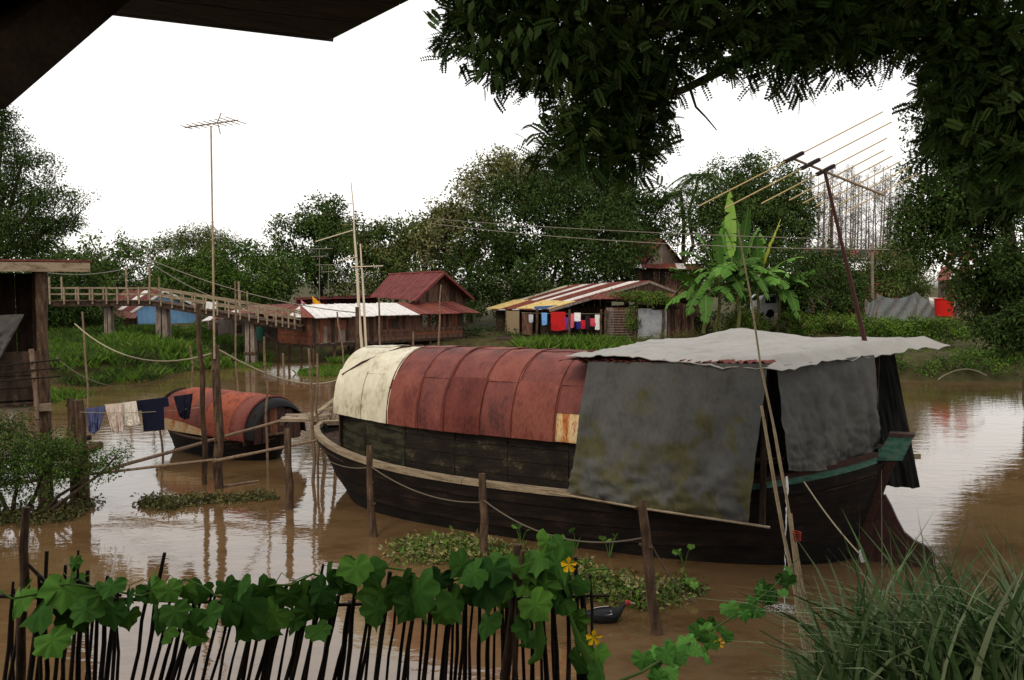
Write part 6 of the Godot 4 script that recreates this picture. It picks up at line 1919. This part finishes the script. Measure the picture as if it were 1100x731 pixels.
# ---------------------------------------------------------------- the picket fence and what grows on it
func gourd_leaf(size: float, tone: Color) -> MB:
	# a broad lobed leaf, its stalk at the origin, hanging along -y, cupped and rippled, with paler veins
	var mb := MB.new()
	mb.tinted = true
	var out := [[0.0, 0.1], [0.3, 0.42], [0.62, 0.46], [0.84, 0.24], [0.8, 0.02], [1.0, -0.2], [0.98, -0.48], [0.72, -0.6], [0.66, -0.86], [0.4, -0.98], [0.2, -1.12], [0.0, -1.42]]
	for k in range(10, 0, -1): out.append([-out[k][0], out[k][1]])
	var n := out.size()
	var c := Vector2(0, -0.3)
	var fold := rnd(0.1, 0.6)
	var wave := rnd(0.04, 0.13)
	var ph := rnd(0, 6)
	var bend := rnd(-0.1, 0.35)
	var lift := func(q: Vector2) -> Vector3:
		return Vector3(q.x, q.y, -fold * absf(q.x) * 0.6 - bend * q.y * q.y + wave * sin(q.angle_to_point(c) * 7.0 + ph) * q.distance_to(c)) * size
	var rings := [PackedVector2Array(), PackedVector2Array(), PackedVector2Array()]
	for q in out:
		var e := Vector2(q[0] * rnd(0.93, 1.07), q[1] * rnd(0.95, 1.05))
		rings[0].append(c.lerp(e, 0.36)); rings[1].append(c.lerp(e, 0.72)); rings[2].append(e)
	var ribs := [0, 3, 6, 11, 16, 19]
	for k in n:
		var l := (k + 1) % n
		var va: float = 1.18 if k in ribs else 0.96
		var vb: float = 1.18 if l in ribs else 0.96
		for m in 3:
			var a0: Vector2 = c if m == 0 else rings[m - 1][k]
			var b0: Vector2 = c if m == 0 else rings[m - 1][l]
			var a1: Vector2 = rings[m][k]
			var b1: Vector2 = rings[m][l]
			var tri_a := [[a0, va], [a1, va], [b1, vb]]
			var tri_b := [[a0, va], [b1, vb], [b0, vb]]
			for t in ([tri_a] if m == 0 else [tri_a, tri_b]):
				var p := []
				for w in t: p.append(lift.call(w[0]))
				var g := []
				for w in t:
					var dx: Vector3 = lift.call(w[0] + Vector2(0.05, 0)) - lift.call(w[0] - Vector2(0.05, 0))
					var dy: Vector3 = lift.call(w[0] + Vector2(0, 0.05)) - lift.call(w[0] - Vector2(0, 0.05))
					g.append(dx.cross(dy).normalized())
				mb.stri(p[0], p[1], p[2], g[0], g[1], g[2])
				var s := mb.c.size() - 3
				var mottled := rnd(0.9, 1.1)
				for w in 3:
					# stri may have turned the order round: match by place
					for e in 3:
						if mb.v[s + w].is_equal_approx(p[e]): mb.c[s + w] = Color(tone.r * t[e][1] * mottled, tone.g * t[e][1] * mottled, tone.b * t[e][1])
	return mb


func picket_fence() -> void:
	var o := thing("picket_fence", "rough fence of dark bamboo pickets standing above the water's edge", "fence", "", Vector3(-1.294, 2.559, -5.2))
	var at := o.position
	var n := 0
	var px := -14.0
	while px < 650:
		var d := rnd(5.0, 5.25)
		var topy := rnd(632, 664) if px > 60 else rnd(610, 660)
		if R.randf() < 0.12: topy -= rnd(10, 35)
		if px > 430: topy -= 12
		var lean := lerpf(26, -4, clampf((px - 180.0) / 420, 0, 1)) * rnd(0.6, 1.3) if px > 120 else rnd(0, 18)
		var a := Vector3((px - 550.0) / 952 * d, 5.0 - 480.0 / 952 * d, -d)
		var b := Vector3((px + lean * 1.6 - 550.0) / 952 * d, 5.0 - (topy - 300.0) / 952 * d, -d - 0.03)
		var mb := MB.new()
		var thick: float = rnd(0.010, 0.019)
		stick(mb, a - at, b - at, thick, thick * rnd(0.55, 0.85), 0.01, 4, 6)
		put(o, "picket", mb, M.dark_bamboo)
		px += rnd(3.5, 11.5)
	for q in [[Vector3(-2.93, 2.463, -5.1), Vector3(-2.84, 3.67, -5.1), 0.028], [Vector3(-0.049, 2.513, -5), Vector3(0.032, 3.479, -5), 0.03], [Vector3(0, 2.538, -4.95), Vector3(0.058, 3.456, -4.95), 0.018]]:
		var mb := MB.new()
		stick(mb, q[0] - at, q[1] - at, q[2], q[2] * 0.8, 0.008, 5, 7)
		put(o, "post", mb, M.post_wood)
	for q in [[Vector3(-3.159, 3.12, -5.16), Vector3(-1.23, 3.048, -5.2)], [Vector3(-1.286, 3.037, -5.2), Vector3(0.58, 3.127, -5.14)]]:
		var mb := MB.new()
		stick(mb, q[0] - at, q[1] - at, 0.012, 0.01, 0.004, 8, 6)
		put(o, "rail", mb, M.dark_bamboo)
	# twisted dead branch at the far end
	var tw := MB.new()
	tw.tube(pts([Vector3(-2.814, 3.343, -5.05) - at, Vector3(-2.684, 3.204, -5.05) - at, Vector3(-2.546, 3.26, -5.05) - at, Vector3(-2.413, 3.188, -5.05) - at, Vector3(-2.278, 3.16, -5.05) - at]), rad([0.01, 0.014, 0.012, 0.01]), 5)
	put(o, "twig", tw, M.dark_bamboo)
	# the vine
	var v := thing("gourd_vine", "gourd vine with big lobed green leaves climbing along the picket fence", "vine", "", at)
	var line := PackedVector3Array()
	for k in 34:
		var x := -15.0 + k * 20.3
		line.append(Vector3((x - 550.0) / 952 * 4.98, 5.0 - (640.0 - (14.0 if x > 330 else 0.0) + 8 * sin(k * 1.1) - 300) / 952 * 4.98, -4.98 + 0.05 * sin(k * 1.7)) - at)
	var sm := MB.new()
	sm.tinted = true
	sm.tint = Color(0.08, 0.14, 0.03)
	sm.tube(line, rad([0.007]), 5)
	put(v, "stem", sm, M.leaf)
	var g := [Color(0.04, 0.1, 0.02), Color(0.06, 0.14, 0.026), Color(0.03, 0.078, 0.018), Color(0.1, 0.22, 0.035), Color(0.048, 0.12, 0.022)]
	var mesh_bank := []
	for k in 20: mesh_bank.append(gourd_leaf(1.0, g[k % 5]).mesh(M.leaf))
	# leaf places: [x, y, half width in pixels]
	var places := []
	for q in [[15, 650, 20], [35, 668, 22], [60, 640, 22], [62, 672, 20], [40, 700, 18], [95, 650, 15], [85, 664, 17], [110, 668, 16], [70, 615, 9], [66, 630, 12], [112, 640, 14], [130, 652, 13], [128, 676, 12], [150, 645, 14], [156, 641, 17], [172, 645, 12], [190, 646, 13], [210, 645, 13], [160, 672, 16], [178, 668, 15], [172, 690, 14], [196, 682, 17], [214, 672, 14], [200, 694, 13], [235, 642, 12], [252, 640, 13], [240, 665, 19], [262, 660, 22], [272, 645, 15], [286, 655, 15], [292, 672, 17], [276, 684, 16], [255, 688, 16], [305, 650, 14], [318, 650, 13], [330, 668, 15], [335, 690, 13], [312, 676, 14], [345, 645, 15], [352, 632, 14], [365, 628, 20], [378, 618, 17], [392, 622, 16], [350, 668, 12], [408, 650, 22], [402, 664, 18], [430, 636, 14], [446, 642, 26], [438, 662, 16], [472, 632, 14], [484, 655, 19], [478, 670, 13], [500, 616, 15], [512, 626, 16], [520, 636, 24], [508, 650, 15], [530, 620, 16], [535, 650, 16], [545, 640, 13], [524, 680, 16], [540, 612, 13], [566, 612, 18], [580, 608, 20], [596, 614, 18], [566, 635, 16], [572, 660, 17], [588, 640, 16], [600, 628, 15], [604, 650, 13], [565, 685, 15], [578, 700, 14], [612, 660, 13], [620, 676, 13], [630, 700, 14], [642, 716, 13], [616, 640, 12], [606, 595, 13], [590, 590, 12], [628, 640, 11], [645, 735, 14], [625, 725, 14]]: places.append(q)
	for q in places:
		var d := 4.92 + rnd(-0.12, 0.14)
		var s: float = q[2] / 952.0 * d * 1.22
		var p := Vector3((q[0] - 550.0) / 952 * d, 5.0 - (q[1] - 8 - 300.0) / 952 * d, -d) - at
		var turn := Basis(Vector3.UP, rnd(-1.1, 1.1)) * Basis(Vector3.RIGHT, rnd(-1.0, 0.15)) * Basis(Vector3.BACK, rnd(-0.8, 0.8))
		hang(v, "leaf", mesh_bank[R.randi() % 20], p, turn.scaled(Vector3(s, s, s)))
	# hanging gourds
	for q in [[[Vector3(0.099, 3.229, -4.86), Vector3(0.146, 3.122, -4.86), Vector3(0.162, 2.961, -4.86), Vector3(0.147, 2.88, -4.86), Vector3(0.094, 2.837, -4.86)], 0.028], [[Vector3(0.324, 3.122, -4.86), Vector3(0.377, 2.961, -4.86), Vector3(0.441, 2.843, -4.86), Vector3(0.473, 2.718, -4.86)], 0.026]]:
		var mb := MB.new()
		mb.tinted = true
		mb.tint = Color(0.06, 0.13, 0.025)
		var p := PackedVector3Array()
		for t in q[0]: p.append(t - at)
		mb.tube(p, rad([0.008, q[1] * 0.8, q[1], q[1] * 0.95, 0.012]), 10)
		put(v, "gourd", mb, M.leaf)
	for q in [Vector3(0.302, 3.484, -4.62), Vector3(0.438, 3.087, -4.62)]: flower(v, q - at)
	# tendrils
	for k in 9:
		var a := line[3 + k * 3]
		var mb := MB.new()
		mb.tinted = true
		mb.tint = Color(0.12, 0.18, 0.05)
		mb.tube(pts([a, a + Vector3(0.05, 0.08, 0.02), a + Vector3(0.12, 0.04, 0.05), a + Vector3(0.2, 0.07, 0.03)]), rad([0.003]), 4)
		put(v, "tendril", mb, M.leaf)


func flower(parent: Node3D, at: Vector3) -> void:
	if not M.has("petal"): flat("petal", rgb(240, 190, 16), 0.6).backlight = Color(0.5, 0.4, 0.05)
	var mb := MB.new()
	for k in 5:
		var a := TAU * k / 5 + 0.3
		var d := Vector3(cos(a), sin(a), 0.35)
		var s := Vector3(-sin(a), cos(a), 0.2) * rnd(0.014, 0.02)
		mb.quad(Vector3.ZERO, d * 0.034 + s, d * rnd(0.044, 0.054) - Vector3(0, 0, 0.012), d * 0.034 - s * 0.8)
	put(parent, "flower", mb, M.petal, at)


func near_plants() -> void:
	# trailing vine with a yellow flower in front of the leaning poles
	var line := [Vector3(0.526, 2.423, -5.4), Vector3(0.908, 2.27, -6), Vector3(1.284, 2.072, -6.8), Vector3(1.72, 1.896, -7.6), Vector3(2.312, 1.725, -8.6), Vector3(2.826, 1.657, -9.4), Vector3(3.365, 1.73, -10.2)]
	var v := thing("trailing_vine", "leafy vine trailing over the water to the leaning bamboo poles", "vine", "", line[0])
	var sm := MB.new()
	sm.tinted = true
	sm.tint = Color(0.07, 0.1, 0.03)
	var p := PackedVector3Array()
	for q in line: p.append(q - line[0])
	sm.tube(p, rad([0.012, 0.011, 0.01, 0.009, 0.008]), 5)
	put(v, "stem", sm, M.leaf)
	var g := [Color(0.05, 0.14, 0.025), Color(0.08, 0.2, 0.04), Color(0.04, 0.1, 0.02)]
	for k in 44:
		var t := rnd(1.2, 5.6)
		var q := p[int(t)].lerp(p[int(t) + 1], t - int(t)) + Vector3(rnd(-0.12, 0.12), rnd(-0.1, 0.1), rnd(-0.1, 0.1))
		put(v, "leaf", gourd_leaf(rnd(0.05, 0.085) * (1.0 + t * 0.06), g[k % 3]), M.leaf, q).basis = Basis(Vector3.UP, rnd(-0.9, 0.9)) * Basis(Vector3.RIGHT, rnd(-1.0, 0.1)) * Basis(Vector3.BACK, rnd(-0.6, 0.6))
	flower(v, Vector3(1.779, 1.887, -7.4) - line[0])
	# reed grass on the near bank
	var r := MB.new()
	r.tinted = true
	var tones := [Color(0.06, 0.11, 0.042), Color(0.1, 0.16, 0.068), Color(0.15, 0.21, 0.105), Color(0.045, 0.08, 0.028), Color(0.2, 0.25, 0.14)]
	for k in 1500:
		var d := rnd(6.8, 9.6)
		var px := 825.0 + pow(rnd(0, 1), 0.75) * 350.0
		var x := (px - 550.0) / 952 * d
		var ground := 0.3 + (9.0 - d) * 0.45
		var base := Vector3(x, ground, -d)
		var height_scale := clampf((px - 840.0) / 90.0, 0.25, 1.0)  # scales blade height: shorter towards the left of the clump
		var hgt := rnd(0.9, 2.2) * height_scale
		var a := rnd(0, TAU)
		var lean := Vector3(cos(a), 0, sin(a) * 0.6) * rnd(0.15, 0.75) * hgt
		if R.randf() < 0.35 and px > 900.0: lean = Vector3(-rnd(0.3, 0.9), 0, rnd(0, 0.3)) * hgt
		var w := rnd(0.016, 0.036)
		var sd := Vector3(sin(a + 0.6), 0, cos(a + 0.6)) * w
		r.tint = tones[R.randi() % 5]
		var prev := base
		var n := 5
		for i in n:
			var u := (i + 1.0) / n
			var q := base + lean * u * u + Vector3(0, hgt * (u - 0.32 * u * u * u * (1.0 if lean.length() > 0.4 * hgt else 0.3)), 0)
			var w0 := sd * (1.0 - pow(float(i) / n, 2.0))
			var w1 := sd * (1.0 - u * u)
			var fold := Vector3(0, 0.3 * w, 0)
			r.quad(prev - w0, prev + w0, q + w1, q - w1)
			prev = q
	single("reed_grass", r, M.leaf, "thick clump of long arching reed grass on the near bank", "grass", "", "stuff")


func duck() -> void:
	var o := thing("duck", "black and white duck with red face swimming among the floating plants", "duck", "", Vector3(1.335, 0, -12.652), 0.12)
	var rows := []
	# stations along the body: x, y, radius across, radius up
	var st := [[-0.36, 0.12, 0.01, 0.01], [-0.3, 0.11, 0.06, 0.025], [-0.2, 0.09, 0.1, 0.07], [-0.05, 0.08, 0.13, 0.11], [0.1, 0.08, 0.13, 0.115], [0.2, 0.1, 0.1, 0.1], [0.26, 0.15, 0.065, 0.07], [0.29, 0.21, 0.045, 0.05], [0.32, 0.25, 0.045, 0.048], [0.36, 0.265, 0.045, 0.045], [0.4, 0.262, 0.03, 0.03], [0.43, 0.255, 0.022, 0.014], [0.475, 0.248, 0.018, 0.008], [0.485, 0.247, 0.002, 0.002]]
	var body := MB.new()
	body.tinted = true
	for q in st:
		var row := PackedVector3Array()
		for k in 14: row.append(Vector3(q[0], q[1] + sin(TAU * k / 14) * q[3], cos(TAU * k / 14) * q[2]))
		rows.append(row)
	for i in st.size() - 1:
		body.tint = Color(0.012, 0.012, 0.014)
		if i == 8 or i == 9: body.tint = Color(0.3, 0.03, 0.02)
		if i > 9: body.tint = Color(0.3, 0.2, 0.16)
		body.sheet([rows[i], rows[i + 1]], 0.0, true)
	var m := flat("plumage", Color(1, 1, 1), 0.55)
	m.vertex_color_use_as_albedo = true
	put(o, "body", body, m)
	for s in [-1.0, 1.0]:
		var w := MB.new()
		w.tinted = true
		var hug := func(x: float, up: float, out: float) -> Vector3:
			for i in st.size() - 1:
				if x >= st[i][0] and x <= st[i + 1][0]:
					var t: float = (x - st[i][0]) / (st[i + 1][0] - st[i][0])
					var rx := lerpf(st[i][2], st[i + 1][2], t) + out
					var ry := lerpf(st[i][3], st[i + 1][3], t) + out
					return Vector3(x, lerpf(st[i][1], st[i + 1][1], t) + sin(up) * ry, cos(up) * rx * s)
			return Vector3.ZERO
		var outer := []
		for i in 7:
			var row := PackedVector3Array()
			for j in 5: row.append(hug.call(0.15 - i * 0.072, lerpf(1.2, 0.1 + 0.1 * i, j / 4.0), 0.012))
			outer.append(row)
		w.tint = Color(0.014, 0.014, 0.018)
		w.sheet(outer, 0.008)
		var wing := put(o, "wing", w, m)
		var b := MB.new()
		b.tinted = true
		b.tint = Color(0.62, 0.6, 0.58)
		b.sheet([pts([hug.call(0.1, 0.95, 0.02), hug.call(0.0, 1.0, 0.02), hug.call(-0.12, 0.95, 0.02)]), pts([hug.call(0.1, 0.55, 0.02), hug.call(0.0, 0.5, 0.02), hug.call(-0.12, 0.65, 0.02)])], 0.006)
		put(wing, "wing_patch", b, m)
		var e := MB.new()
		e.tube(pts([Vector3(0.362, 0.282, 0.036 * s), Vector3(0.362, 0.284, 0.043 * s)]), rad([0.008, 0.005]), 6)
		put(o, "eye", e, M.black_rubber)


func bilge_water() -> void:
	# water pumped over the side of the barge, falling in a broken stream
	var top := Vector3(4.41, 1.849, -14)
	var foot := Vector3(4.106, 0.02, -13.075)
	var o := thing("bilge_water", "thin white stream of water falling from the barge side beside the poles", "water", "", foot)
	var w := flat("falling_water", rgb(214, 214, 214), 0.15, 0.6)
	w.transparency = BaseMaterial3D.TRANSPARENCY_ALPHA
	w.albedo_color.a = 0.45
	var p := PackedVector3Array()
	var r := PackedFloat32Array()
	for i in 40:
		var t := i / 39.0
		p.append(top.lerp(foot, t) - foot + Vector3(rnd(-0.012, 0.012), 0, rnd(-0.012, 0.012)))
		r.append(rnd(0.004, 0.016) if i > 10 else rnd(0.012, 0.02) * (1.2 - t))
	var mb := MB.new()
	mb.tube(p, r, 6)
	put(o, "stream", mb, w)
	var sp := MB.new()
	for k in 420:
		var a := rnd(0, TAU)
		var q := pow(rnd(0, 1), 0.8)
		var c := Vector3(cos(a) * q * 0.32, rnd(0.0, 0.05) * (1.2 - q), sin(a) * q * 0.22)
		var s := rnd(0.003, 0.011)
		sp.tube(pts([c - Vector3(s, 0, 0), c, c + Vector3(s, 0.003, 0)]), rad([s * 0.3, s, s * 0.3]), 5, 0.5)
	put(o, "splash", sp, M.foam)
